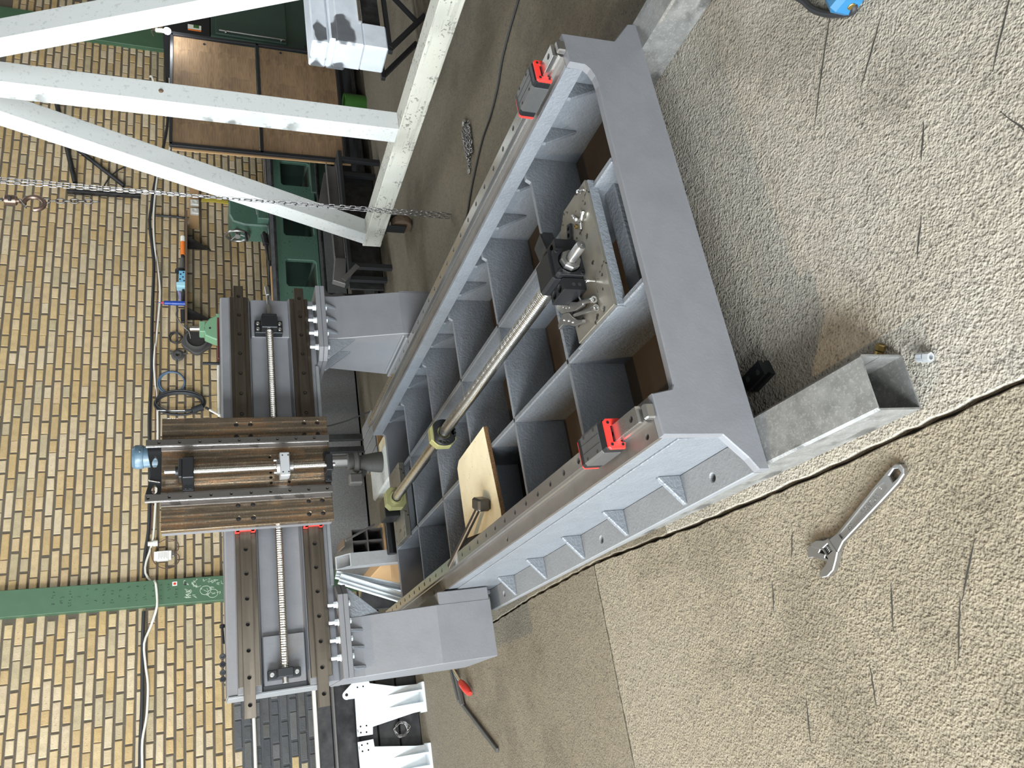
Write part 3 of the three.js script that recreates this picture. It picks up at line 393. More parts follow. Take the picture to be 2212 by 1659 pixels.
// ------------------------------------------------------------------ the gantry: two columns, beam and X rails
{
  const t = thing('gantry', 'grey painted gantry of two columns and a wide cross beam over the bed', 'machine gantry', [1.16, 0.2, -3.68]);
  const colm = (x0, x1, mirror) => { // front leans out above a seam, foot upright
    const s = mirror ? -1 : 1, ZB = -3.92;
    const prof = [[-3.5, 0.845], [-3.5, 0.79], [-3.43, 0.465], [-3.43, 0.212], [ZB, 0.212], [ZB, 0.465], [-3.845, 0.79], [-3.845, 0.845]];
    const up = prism(prof.map(([z, y]) => [z, y]), 'x', x0, x1, [], 0.003), c = part(t, 'column', [up], M.paint); return c; };
  const L = colm(0.222, 0.474, false), R = colm(1.842, 2.09, true);
  const sideX = 0.4735;
  part(L, 'foot_block', box(0.44, 0.53, 0.212, 0.452, -3.90, -3.432, 0.004), M.paint);
  part(R, 'foot_block', box(1.815, 1.86, 0.30, 0.455, -3.905, -3.436, 0.006), M.paint); part(R, 'foot_ledge', box(1.835, 1.856, 0.455, 0.468, -3.9, -3.445, 0.004), M.paintFlange);
  part(R, 'foot_block', box(2.07, 2.1, 0.212, 0.462, -3.9, -3.432, 0.004), M.paint);
  const topPlate = (a, b, corner, y0, y1, zf) => { const q = corner; return prism(q > 0 ? [[a, zf], [b - 0.05, zf], [b, zf - 0.06], [b, -3.86], [a, -3.86]] : [[a + 0.05, zf], [b, zf], [b, -3.86], [a, -3.86], [a, zf - 0.06]], 'y', y0, y1, [], 0.002); };
  for (const [c, a, b, q] of [[L, 0.222, 0.618, 1], [R, 1.722, 2.12, -1]]) {
    part(c, 'top_plate', topPlate(a, b, q, 0.845, 0.866, -3.452), M.paint);
    const gx = q > 0 ? [0.262, 0.343, 0.415] : [1.874, 1.945, 2.018];
    for (const x of gx) part(c, 'gusset', prism([[-3.5, 0.846], [-3.462, 0.846], [-3.462, 0.838], [-3.497, 0.785], [-3.5, 0.785]], 'x', x - 0.007, x + 0.007, [], 0.002), M.paintRough);
    const x0 = q > 0 ? 0.474 : 1.842, x1 = q > 0 ? 0.60 : 1.735; part(c, 'gusset', prism(q > 0 ? [[x0, 0.846], [x1, 0.846], [x1, 0.836], [x0, 0.70]] : [[x0, 0.846], [x0, 0.70], [x1, 0.836], [x1, 0.846]], 'z', -3.66, -3.64, [], 0.002), M.paintRough);
    part(c, 'gusset', prism(q > 0 ? [[x0, 0.846], [x1, 0.846], [x1, 0.836], [x0, 0.70]] : [[x0, 0.846], [x0, 0.70], [x1, 0.836], [x1, 0.846]], 'z', -3.52, -3.5, [], 0.002), M.paintRough);
  }
  // beam: a box with a recess between the two rail pads
  const b0 = 0.226, b1 = 2.1, bm = part(t, 'beam', [prism([[-3.84, 0.888], [-3.575, 0.888], [-3.575, 0.918], [-3.556, 0.918], [-3.556, 1.012], [-3.602, 1.022], [-3.602, 1.197], [-3.556, 1.207], [-3.556, 1.3], [-3.566, 1.302], [-3.566, 1.335], [-3.575, 1.341], [-3.84, 1.341]], 'x', b0, b1, [], 0.002)], M.paint);
  part(bm, 'end_cap', box(0.216, 0.2262, 0.94, 1.338, -3.83, -3.56, 0.003), M.paintFlange);
  for (const [y0, y1] of [[1.21, 1.298], [0.92, 1.01]]) part(bm, 'rail_seat', box(0.25, 2.09, y0, y1, -3.557, -3.538, 0.002), M.railOld);
  part(bm, 'screw_pad', box(0.247, 0.447, 1.024, 1.196, -3.603, -3.576, 0.003), M.paint); part(bm, 'screw_pad', box(1.885, 2.098, 1.01, 1.197, -3.603, -3.576, 0.003), M.paint);
  for (const [c, q, a, b] of [[bm, 1, 0.222, 0.618], [bm, -1, 1.722, 2.12]]) part(bm, 'foot_plate', topPlate(a, b, q, 0.867, 0.889, -3.452), M.paint);
  part(bm, 'bottom_lip', box(0.63, 1.72, 0.882, 0.9, -3.58, -3.56, 0.003), M.paintFlange);
  for (const y of [1.257, 0.966]) { const r = guideRail('x', [0.13, y, -3.538], 2.0, 0.045, 0.038, 0.105, 0.05, 0.0095), o = part(t, 'guide_rail', r.g, M.railOld, 'long steel rail with counterbored holes'); parts(o, 'bolt_hole', r.bores, M.hole); }
  for (const x of [0.311, 0.383, 0.457, 0.531, 1.786, 1.864, 1.938, 2.01]) { // stud, nut and head through the bolted plates
    const o = part(t, 'bolt', [cyl([x, 0.884, -3.485], [x, 0.93, -3.485], 0.0075), lathe([[0, 0], [0.0135, 0], [0.0135, 0.016], [0, 0.016]], [x, 0.889, -3.485], [x, 0.905, -3.485], 6, 0.2), cyl([x, 0.8885, -3.485], [x, 0.8915, -3.485], 0.016), lathe([[0, 0], [0.0125, 0], [0.0125, 0.01], [0, 0.01]], [x, 0.835, -3.485], [x, 0.8455, -3.485], 6, 0.2)], M.whitePaint, 'pale painted bolt and nut'); }
}
{ // X ball screw
  const y = 1.117, z = -3.51, t = thing('ball_screw', 'long ball screw mounted across the beam between two dark bearing blocks', 'ball screw', [1.1, 1.05, -3.575]);
  part(t, 'threaded_shaft', screwThread([0.3, y, z], [1.885, y, z], 0.0185, 0.01, 0.003), M.screwSteel);
  part(t, 'shaft_end', [cyl([0.243, y, z], [0.27, y, z], 0.0125), cyl([0.27, y, z], [0.31, y, z], 0.015)], M.satin);
  const bb = (x0, x1, h, bolts, top) => { const o = part(t, 'bearing_block', [box(x0, x1, y - 0.066, y + 0.066, -3.576, -3.53, 0.002), box(x0 + 0.002, x1 - (bolts ? 0.002 : 0), y - h, y + h, -3.535, -3.475, 0.003)], M.blackOxide); parts(o, 'screw', top.map(([x, dy]) => socketHead([x, y + dy, -3.53], [0, 0, 1], 0.0095, 0.008)), M.satin); return o; };
  bb(0.264, 0.302, 0.032, 0, [[0.284, 0.05], [0.284, -0.05]]); const o = bb(1.885, 1.955, 0.038, 1, [[1.905, 0.052], [1.935, 0.052], [1.905, -0.052], [1.935, -0.052]]); part(o, 'cap', box(1.954, 1.968, y - 0.036, y + 0.034, -3.57, -3.48, 0.003), M.blackOxide);
  part(t, 'shaft_end', [cyl([1.96, y, z], [2.03, y, z], 0.012), cyl([2.03, y, z], [2.095, y + 0.004, z], 0.0055)], M.satin);
  const so = part(t, 'socket_joint', [cyl([2.085, y, z], [2.135, y + 0.004, z], 0.012)], M.satin);
}
// ------------------------------------------------------------------ the Z saddle on the beam
{
  const t = thing('saddle_plate', 'oil stained milled steel saddle plate with two upright rails on the beam', 'machine saddle', [1.13, 0.89, -3.43]);
  const Z = -3.385, hp = []; for (const x of [0.9745, 1.3435]) for (const y of [1.288, 1.228, 0.995, 0.936]) hp.push(circle(x, y, 0.0098)); for (const x of [0.9155, 1.286]) for (const y of [1.288, 1.228, 0.996, 0.936]) hp.push(circle(x, y, 0.0098));
  for (const [x, y] of [[1.185, 1.151], [1.114, 1.15], [1.091, 1.15], [1.066, 1.15], [1.067, 1.073]]) hp.push(circle(x, y, 0.006));
  part(t, 'plate', [prism([[0.883, 0.892], [1.373, 0.892], [1.38, 1.588], [0.883, 1.588]], 'z', Z - 0.04, Z, hp, 0.0012)], M.milled, 'milled brown steel face with bolt holes');
  part(t, 'backing', [box(0.884, 1.374, 0.893, 1.587, Z - 0.083, Z - 0.0395, 0.002)], M.paint);
  part(t, 'rail_seat', box(0.985, 1.046, 0.896, 1.59, Z - 0.001, Z + 0.006, 0.001), M.milledCool); part(t, 'rail_seat', box(1.228, 1.272, 0.896, 1.59, Z - 0.001, Z + 0.004, 0.001), M.milledCool);
  for (const x of [1.0175, 1.2575]) { const r = guideRail('y', [x, 1.648, Z + 0.004], 0.756, 0.028, 0.028, 0.08, x < 1.1 ? 0.012 : 0.05, 0.0068), o = part(t, 'guide_rail', r.g, M.railDark, 'steel rail with bright flank'); parts(o, 'bolt_hole', r.bores, M.hole); }
  // ball screw of the saddle
  const zs = -3.325, xs = 1.1165;
  part(t, 'threaded_shaft', screwThread([xs + 0.002, 0.925, zs], [xs - 0.001, 1.47, zs], 0.0145, 0.005, 0.0012, 12), M.screwSteel); parts(t, 'shaft_end', [cyl([xs, 1.465, zs], [xs, 1.575, zs], 0.0095), cyl([xs, 0.88, zs], [xs, 0.93, zs], 0.01)], M.satin);
  const b = part(t, 'bearing_block', [box(1.043, 1.192, 1.462, 1.507, Z, Z + 0.026, 0.002), box(1.077, 1.165, 1.462, 1.507, Z + 0.02, Z + 0.094, 0.003), box(1.082, 1.163, 1.507, 1.522, Z + 0.012, Z + 0.09, 0.003), lathe([[0.01, 0], [0.02, 0], [0.021, 0.012], [0.01, 0.012]], [xs, 1.521, zs], [xs, 1.534, zs], 16)], M.blackOxide);
  parts(b, 'screw', [[1.055, 1.476], [1.055, 1.493], [1.179, 1.476], [1.179, 1.493]].map(([x, y]) => socketHead([x, y, Z + 0.026], [0, 0, 1], 0.007, 0.005)), M.blackOxide);
  const c = part(t, 'lower_bearing', [box(1.05, 1.192, 0.892, 0.921, Z, Z + 0.03, 0.002), box(1.085, 1.16, 0.892, 0.92, Z + 0.02, Z + 0.085, 0.003)], M.blackOxide); parts(c, 'screw', [[1.064, 0.907], [1.178, 0.907]].map(([x, y]) => socketHead([x, y, Z + 0.03], [0, 0, 1], 0.007, 0.005)), M.blackOxide);
  const n = part(t, 'nut_bracket', [box(1.066, 1.172, 1.077, 1.118, -3.345, -3.29, 0.003), box(1.075, 1.165, 1.079, 1.116, Z + 0.002, -3.345, 0.002)], M.aluminium, 'bright aluminium nut bracket');
  parts(n, 'screw', [[1.082, 1.107], [1.158, 1.107], [1.082, 1.083], [1.158, 1.083]].map(([x, y]) => cyl([x, y, -3.2905], [x, y, -3.2895], 0.0035, 0.0035, 10, 0.0002)), M.hole);
  parts(n, 'nut_flange', [prism(circle(xs, zs, 0.036, 24), 'y', 1.118, 1.132, [circle(xs, zs, 0.013, 16)], 0.001), cyl([xs, 1.06, zs], [xs, 1.078, zs], 0.022)], M.satin); parts(n, 'nut_bolt', [[1.088, 1.131], [1.144, 1.131]].map(([x, y]) => cyl([x, y, zs + 0.012], [x, y + 0.012, zs + 0.012], 0.006)), M.satin);
  // motor bracket and motor
  const eye = (x, y, rx, ry) => { const o = []; for (let i = 0; i < 16; i++) { const a = i / 16 * Math.PI * 2; o.push([x + rx * Math.cos(a), y + ry * Math.sin(a) * Math.abs(Math.sin(a)) ** 0.2]); } return o; };
  const mb = part(t, 'motor_bracket', prism([[1.045, 1.586], [1.255, 1.586], [1.257, 1.646], [1.22, 1.642], [1.16, 1.63], [1.11, 1.634], [1.047, 1.65]], 'z', Z - 0.04, Z - 0.018, [eye(1.187, 1.615, 0.026, 0.012), eye(1.068, 1.615, 0.019, 0.013)], 0.001), M.blackOxide);
  part(mb, 'bracket_web', bar([1.108, 1.637, Z - 0.014], [1.096, 1.592, Z - 0.012], 0.006, 0.006), M.bright);
  const mo = part(t, 'motor', [lathe([[0, 0], [0.05, 0], [0.052, 0.006], [0.052, 0.03], [0.051, 0.032], [0.044, 0.043], [0, 0.045]], [1.243, 1.664, Z - 0.1], [1.243, 1.71, Z - 0.1], 28, 0.5)], M.motorBlue, 'blue grey motor end bell');
  part(mo, 'motor_body', cyl([1.243, 1.54, Z - 0.1], [1.243, 1.664, Z - 0.1], 0.047, 0.047, 24), M.motorBlue); part(mo, 'screw', cyl([1.25, 1.675, Z - 0.049], [1.25, 1.675, Z - 0.0455], 0.004, 0.004, 8), M.satin);
  for (const y of [1.257, 0.966]) { const o = part(t, 'bearing_block', [box(0.9, 1.37, y - 0.036, y + 0.036, -3.505, Z - 0.083, 0.003)], M.blockSteel); part(o, 'seal', [box(0.886, 0.9, y - 0.043, y - 0.022, -3.53, Z - 0.088, 0.002), box(0.886, 0.9, y + 0.022, y + 0.043, -3.53, Z - 0.088, 0.002), box(0.886, 0.9, y - 0.04, y + 0.04, -3.499, Z - 0.088, 0.002)], M.seal, 'red end seal'); }
}

// ------------------------------------------------------------------ what the bed stands on, and what lies on and round it
{
  const tube = (label, p, q, w, h, wall, m, cat = 'steel tube') => { // a hollow square section from p to q (centre line)
    const a = V(...p), b = V(...q), L = a.distanceTo(b), t = thing('support_tube', label, cat, [...p.slice(0, 1), p[1] - h / 2, p[2]], 'square tubes under the bed');
    const g = prism([[-w / 2 + 0.006, -h / 2], [w / 2 - 0.006, -h / 2], [w / 2, -h / 2 + 0.006], [w / 2, h / 2 - 0.006], [w / 2 - 0.006, h / 2], [-w / 2 + 0.006, h / 2], [-w / 2, h / 2 - 0.006], [-w / 2, -h / 2 + 0.006]], 'z', 0, L, [[[-w / 2 + wall, -h / 2 + wall], [w / 2 - wall, -h / 2 + wall], [w / 2 - wall, h / 2 - wall], [-w / 2 + wall, h / 2 - wall]]]);
    const z = b.clone().sub(a).normalize(), x = V(0, 1, 0).cross(z).normalize(), y = z.clone().cross(x); g.applyMatrix4(new THREE.Matrix4().makeBasis(x, y, z).setPosition(a)); part(t, 'tube_wall', g, m);
    const seam = box(-w / 2 + wall, -w / 2 + wall + 0.002, -0.004, 0.004, 0.003, L, 0.0005); seam.applyMatrix4(new THREE.Matrix4().makeBasis(x, y, z).setPosition(a)); part(t, 'weld_seam', seam, m); return t; };
  tube('open ended square steel tube sticking out under the bed corner near the wrench', [0.5075, 0.0625, -1.121], [0.5912, 0.0625, -4.4], 0.129, 0.125, 0.0045, M.tube);
  tube('square steel tube running out of the picture from the bed corner away from the wrench', [1.905, 0.0625, 1.2], [1.905, 0.0625, -3.4], 0.129, 0.125, 0.0045, M.tube);
  single('packing_block', 'dark timber packing block under the far end of the bed', 'block', box(0.6, 1.8, 0, 0.125, -4.6, -4.45, 0.004), M.timber);
  // profiled black piece on the floor under the front plate
  const c = thing('channel_piece', 'short black profiled steel piece on the floor under the front plate', 'steel profile', [0.72, 0, -1.545]);
  part(c, 'profile', turn(prism([[-0.0225, 0], [0.0225, 0], [0.0225, 0.013], [0.016, 0.018], [0.016, 0.024], [0.0225, 0.03], [0.0225, 0.038], [-0.0225, 0.038], [-0.0225, 0.03], [-0.016, 0.024], [-0.016, 0.018], [-0.0225, 0.013]], 'x', -0.04, 0.045).translate(0.72, 0, -1.545), [0, 1, 0], 1.75, [0.72, 0, -1.545]), M.blackOxide);
  for (const d of [-0.02, 0.025]) part(c, 'bolt_hole', cyl([0.72, 0.0375, -1.545 - d], [0.72, 0.0386, -1.545 - d], 0.008, 0.008, 12, 0.0002), M.hole);
  // two fittings on the floor by the tube mouth
  const fit = (label, p, a, m) => { const t = thing('pipe_fitting', label, 'fitting', [p[0], 0, p[2]]), d = [Math.cos(a), 0, Math.sin(a)], e = (k) => [p[0] + d[0] * k, p[1], p[2] + d[2] * k]; part(t, 'body', lathe([[0.005, 0], [0.0105, 0.001], [0.0105, 0.015], [0.005, 0.016]], e(-0.016), e(0), 18), m); part(t, 'hexagon', lathe([[0.004, 0], [0.0115, 0.0005], [0.0115, 0.0145], [0.006, 0.015], [0.006, 0.004]], e(0.001), e(0.017), 6, 0.3), m); return t; };
  fit('bright steel fitting lying on the floor beyond the open tube mouth', [0.537, 0.0115, -1.062], 2.0, M.aluminium); fit('brass coloured fitting on the floor in the shade beside the tube', [0.602, 0.0115, -1.16], 0.8, M.brass);
}
// ------------------------------------------------------------------ the adjustable wrench on the floor
import { TextGeometry } from 'three/addons/geometries/TextGeometry.js';
import { FontLoader } from 'three/addons/loaders/FontLoader.js';
{
  const font = await new FontLoader().loadAsync('fonts/droid/droid_sans_bold.typeface.json');
  const t = thing('adjustable_wrench', 'large chrome adjustable wrench lying on the rough concrete floor', 'wrench', [0.2, 0, -1.56]);
  const D = V(0.38, 0, 0.925).normalize(), N = V(-D.z, 0, D.x), m = new THREE.Matrix4().makeBasis(D, N.clone().negate(), V(0, 1, 0)).setPosition(0.2, 0, -1.56); // local x along the handle, y across, z up
  const put = (g) => { g = flat(g); g.applyMatrix4(m); return g; }, pz = (poly, z0, z1, holes = [], bev = 0) => put(prism(poly, 'z', z0, z1, holes, bev));
  const up = [[0.085, 0.019], [0.12, 0.0135], [0.16, 0.0145], [0.22, 0.0165], [0.29, 0.0185], [0.345, 0.019], [0.368, 0.016], [0.3785, 0.006]], lo = [[0.379, -0.006], [0.37, -0.0155], [0.345, -0.0185], [0.29, -0.0175], [0.22, -0.0155], [0.16, -0.0135], [0.12, -0.0125], [0.088, -0.02]];
  const inset = (a, d) => a.map(([x, y]) => [x, y - Math.sign(y) * d]);
  const hang = [[0.335, -0.008], [0.352, -0.0095], [0.366, -0.007], [0.367, 0.004], [0.358, 0.0105], [0.338, 0.0085]];
  const panel = [...inset(up.slice(1, 5), 0.0045).map(([x, y]) => [Math.min(Math.max(x, 0.112), 0.315), y]), [0.318, 0.009], [0.318, -0.009], ...inset(lo.slice(3, 7), 0.0045).map(([x, y]) => [Math.max(x, 0.112), y])];
  const head = [[0.09, 0.0195], [0.07, 0.027], [0.05, 0.042], [0.034, 0.0455], [0.026, 0.042], [0.052, 0.012], [0.052, -0.012], [0.04, -0.017], [0.012, -0.0195], [-0.004, -0.024], [0.002, -0.034], [0.02, -0.042], [0.046, -0.042], [0.07, -0.031], [0.09, -0.02]];
  part(t, 'handle', [pz([...up, ...lo], 0.002, 0.0165, [hang, panel], 0.002)], M.chrome = std({ color: C(0.42, 0.41, 0.4), metalness: 1, roughness: 0.32 }));
  part(t, 'handle_web', pz(panel.map(([x, y]) => [x, y * 1.05]), 0.004, 0.0125), M.satin);
  const win = [[0.058, -0.006], [0.078, -0.008], [0.078, 0.012], [0.058, 0.014]];
  part(t, 'fixed_jaw', pz(head, 0.001, 0.0185, [win], 0.002), M.satin);
  part(t, 'movable_jaw', pz([[0.028, 0.043], [0.036, 0.0455], [0.03, 0.05], [0.016, 0.049], [0.0, 0.036], [-0.004, 0.028], [0.012, 0.0195], [0.036, 0.016], [0.05, 0.0], [0.052, -0.02], [0.047, -0.02], [0.043, -0.004], [0.05, 0.02]].sort((p, q) => Math.atan2(p[1] - 0.02, p[0] - 0.028) - Math.atan2(q[1] - 0.02, q[0] - 0.028)), 0.003, 0.0155, [], 0.0015), M.satin);
  const wr = []; for (let i = 0; i < 4; i++) wr.push([0.0045, i * 0.0045], [0.0088, i * 0.0045 + 0.001], [0.0088, i * 0.0045 + 0.0026], [0.0045, i * 0.0045 + 0.0036]);
  part(t, 'worm_screw', put(lathe(wr, [0.068, -0.006, 0.0095], [0.068, 0.014, 0.0095], 16, 0.4)), M.bright);
  const text = (s, size, x, y) => { const g = new TextGeometry(s, { font, size, depth: 0.0016, curveSegments: 4 }); g.translate(x, y, 0.0118); return put(g); };
  part(t, 'lettering', text('KENZAX', 0.0135, 0.212, -0.0062), M.bright); part(t, 'lettering', text('15"', 0.0095, 0.15, -0.0045), M.bright);
  part(t, 'lettering', put(new THREE.TorusGeometry(0.0024, 0.0005, 5, 14).translate(0.297, 0.006, 0.0128)), M.bright);
}
// ------------------------------------------------------------------ things lying on the bed
{
  const b = thing('particle_board', 'offcut of pale faced particle board lying across the bed ribs', 'board', [0.9, 0.336, -3.0]);
  const bp = [[1.076, -2.801], [1.056, -3.17], [1.03, -3.203], [0.79, -3.206], [0.71, -3.2], [0.662, -2.84], [0.665, -2.758], [0.71, -2.756]];
  part(b, 'board_face', prism(bp, 'y', 0.353, 0.3545), M.chipboard); part(b, 'board_core', prism(bp, 'y', 0.336, 0.3532), M.chipEdge, 'raw crumbly chipboard edge');
  const h = thing('hammer', 'sledge hammer with square head and steel handle resting on the chipboard', 'hammer', [0.78, 0.355, -2.9]);
  part(h, 'head', bar([0.755, 0.383, -2.845], [0.79, 0.383, -2.925], 0.05, 0.052, 0.008), M.hammerSteel);
  part(h, 'handle', bar([0.772, 0.385, -2.89], [0.585, 0.462, -3.17], 0.024, 0.018, 0.005), M.hammerSteel);
  // locking pliers on the motor plate
  const p = thing('locking_pliers', 'pair of locking pliers with steel handles lying on the motor plate', 'pliers', [1.06, 0.362, -1.84]), Y = 0.362;
  const pl = (poly, y0, y1, m = M.satin, n) => part(p, n, prism(poly, 'y', Y + y0, Y + y1, [], 0.0015), m);
  pl([[1.14, -1.93], [1.155, -1.9], [1.143, -1.875], [1.12, -1.855], [1.085, -1.80], [1.07, -1.765], [1.055, -1.768], [1.065, -1.815], [1.09, -1.87], [1.105, -1.905], [1.122, -1.92]], 0.008, 0.021, M.satin, 'upper_jaw');
  pl([[1.085, -1.945], [1.098, -1.92], [1.1, -1.895], [1.085, -1.862], [1.06, -1.845], [1.035, -1.82], [1.02, -1.79], [1.012, -1.793], [1.03, -1.85], [1.055, -1.885], [1.07, -1.915], [1.07, -1.945]], 0.006, 0.019, M.satin, 'lower_jaw');
  part(p, 'handle', cyl([1.075, Y + 0.014, -1.785], [1.045, Y + 0.014, -1.715], 0.0075), M.satin); part(p, 'handle', cyl([1.062, Y + 0.012, -1.84], [1.018, Y + 0.012, -1.722], 0.006), M.satin);
  part(p, 'adjusting_screw', lathe([[0.003, 0], [0.0105, 0.001], [0.0105, 0.015], [0.007, 0.016], [0.006, 0.012]], [1.047, Y + 0.014, -1.722], [1.038, Y + 0.014, -1.70], 16), M.bright); part(p, 'handle_ring', ring([1.02, Y + 0.012, -1.728], [1.015, Y + 0.012, -1.71], 0.0105, 0.007, 16), M.bright);
  parts(p, 'rivet', [[1.118, -1.885], [1.105, -1.868], [1.095, -1.848], [1.08, -1.9], [1.062, -1.872], [1.045, -1.85]].map(([x, z]) => cyl([x, Y + 0.018, z], [x, Y + 0.0225, z], 0.004)), M.bright);
  // loose cap screws
  const screw = (label, x, z, a, tilt, y = 0.3675) => { const t = thing('cap_screw', label, 'bolt', [x, 0.362, z]); const d = [Math.cos(a) * Math.cos(tilt), Math.sin(tilt), Math.sin(a) * Math.cos(tilt)], q = (k) => [x + d[0] * k, y + d[1] * k, z + d[2] * k]; part(t, 'head', socketHead(q(0), d.map((v) => v), 0.0072, 0.009), M.bright); part(t, 'shank', cyl(q(-0.022), q(0), 0.004), M.bright); return t; };
  screw('loose cap screw standing head up on the motor plate near the pliers', 1.10, -1.70, 0, Math.PI / 2, 0.385); screw('cap screw touching the dark bearing foot above the pliers', 1.082, -1.79, 2.8, 0, 0.3695);
  screw('cap screw lying alone at the outer corner of the motor plate', 1.39, -1.66, -1.2, 0.3, 0.3695); screw('cap screw in the little heap, pointing at the plate edge', 1.318, -1.672, 1.0, 0.1, 0.3695); screw('cap screw in the little heap, lying crosswise', 1.302, -1.695, 0.3, 0, 0.3695); screw('cap screw in the little heap, nearest the dark hole plate', 1.335, -1.72, 2.6, 0.05, 0.3695);
  single('brass_nut', 'small brass nut beside the heap of loose cap screws', 'nut', lathe([[0.003, 0], [0.0075, 0.0005], [0.0075, 0.007], [0.003, 0.0075]], [1.312, 0.3625, -1.73], [1.312, 0.37, -1.73], 6, 0.3), M.brass);
  const hp = thing('hole_plate', 'small black plate with two round holes leaning beside the bearing block', 'plate', [1.325, 0.362, -1.76]); part(hp, 'plate', turn(prism([[1.295, -1.785], [1.345, -1.785], [1.345, -1.762], [1.295, -1.762]], 'y', 0.363, 0.371, [circle(1.309, -1.7735, 0.007), circle(1.331, -1.7735, 0.007)], 0.001), [0, 1, 0], -0.35, [1.32, 0.366, -1.77]), M.blackOxide);
  // a dark sheet metal cover standing behind the bearing block
  const cv = thing('metal_cover', 'dark folded sheet metal cover standing behind the bearing block', 'cover', [1.35, 0.335, -1.86]);
  part(cv, 'cover_front', turn(prism([[1.262, 0.363], [1.40, 0.363], [1.40, 0.395], [1.385, 0.41], [1.277, 0.41], [1.262, 0.395]], 'z', -1.868, -1.864, [], 0.001), [0, 1, 0], 0.3, [1.33, 0.38, -1.866]), M.darkSteel);
  part(cv, 'cover_top', turn(box(1.27, 1.392, 0.406, 0.41, -1.93, -1.864, 0.001), [0, 1, 0], 0.3, [1.33, 0.38, -1.866]), M.darkSteel);
}
// ------------------------------------------------------------------ chains
function linkGeo(L, W, r, seg = 20, rad = 6) { const R = W / 2 - r, s = L / 2 - r - R, pts = []; for (let i = 0; i < 8; i++) { const a = Math.PI * (i / 7); pts.push(V(R * Math.cos(a), s + R * Math.sin(a), 0)); } for (let i = 0; i < 8; i++) { const a = Math.PI + Math.PI * (i / 7); pts.push(V(R * Math.cos(a), -s + R * Math.sin(a), 0)); } const c = new THREE.CatmullRomCurve3(pts, true, 'catmullrom', 0.5); return boxUV(flat(new THREE.TubeGeometry(c, seg, r, rad, true))); }
function addLink(t, g, m, p, dir, spin, name = 'link') { const o = new THREE.Mesh(g, m); o.name = name; o.castShadow = o.receiveShadow = true; o.quaternion.setFromUnitVectors(V(0, 1, 0), V(...dir).normalize()).multiply(new THREE.Quaternion().setFromAxisAngle(V(0, 1, 0), spin)); o.position.set(...p).sub(t.position); t.add(o); return o; }
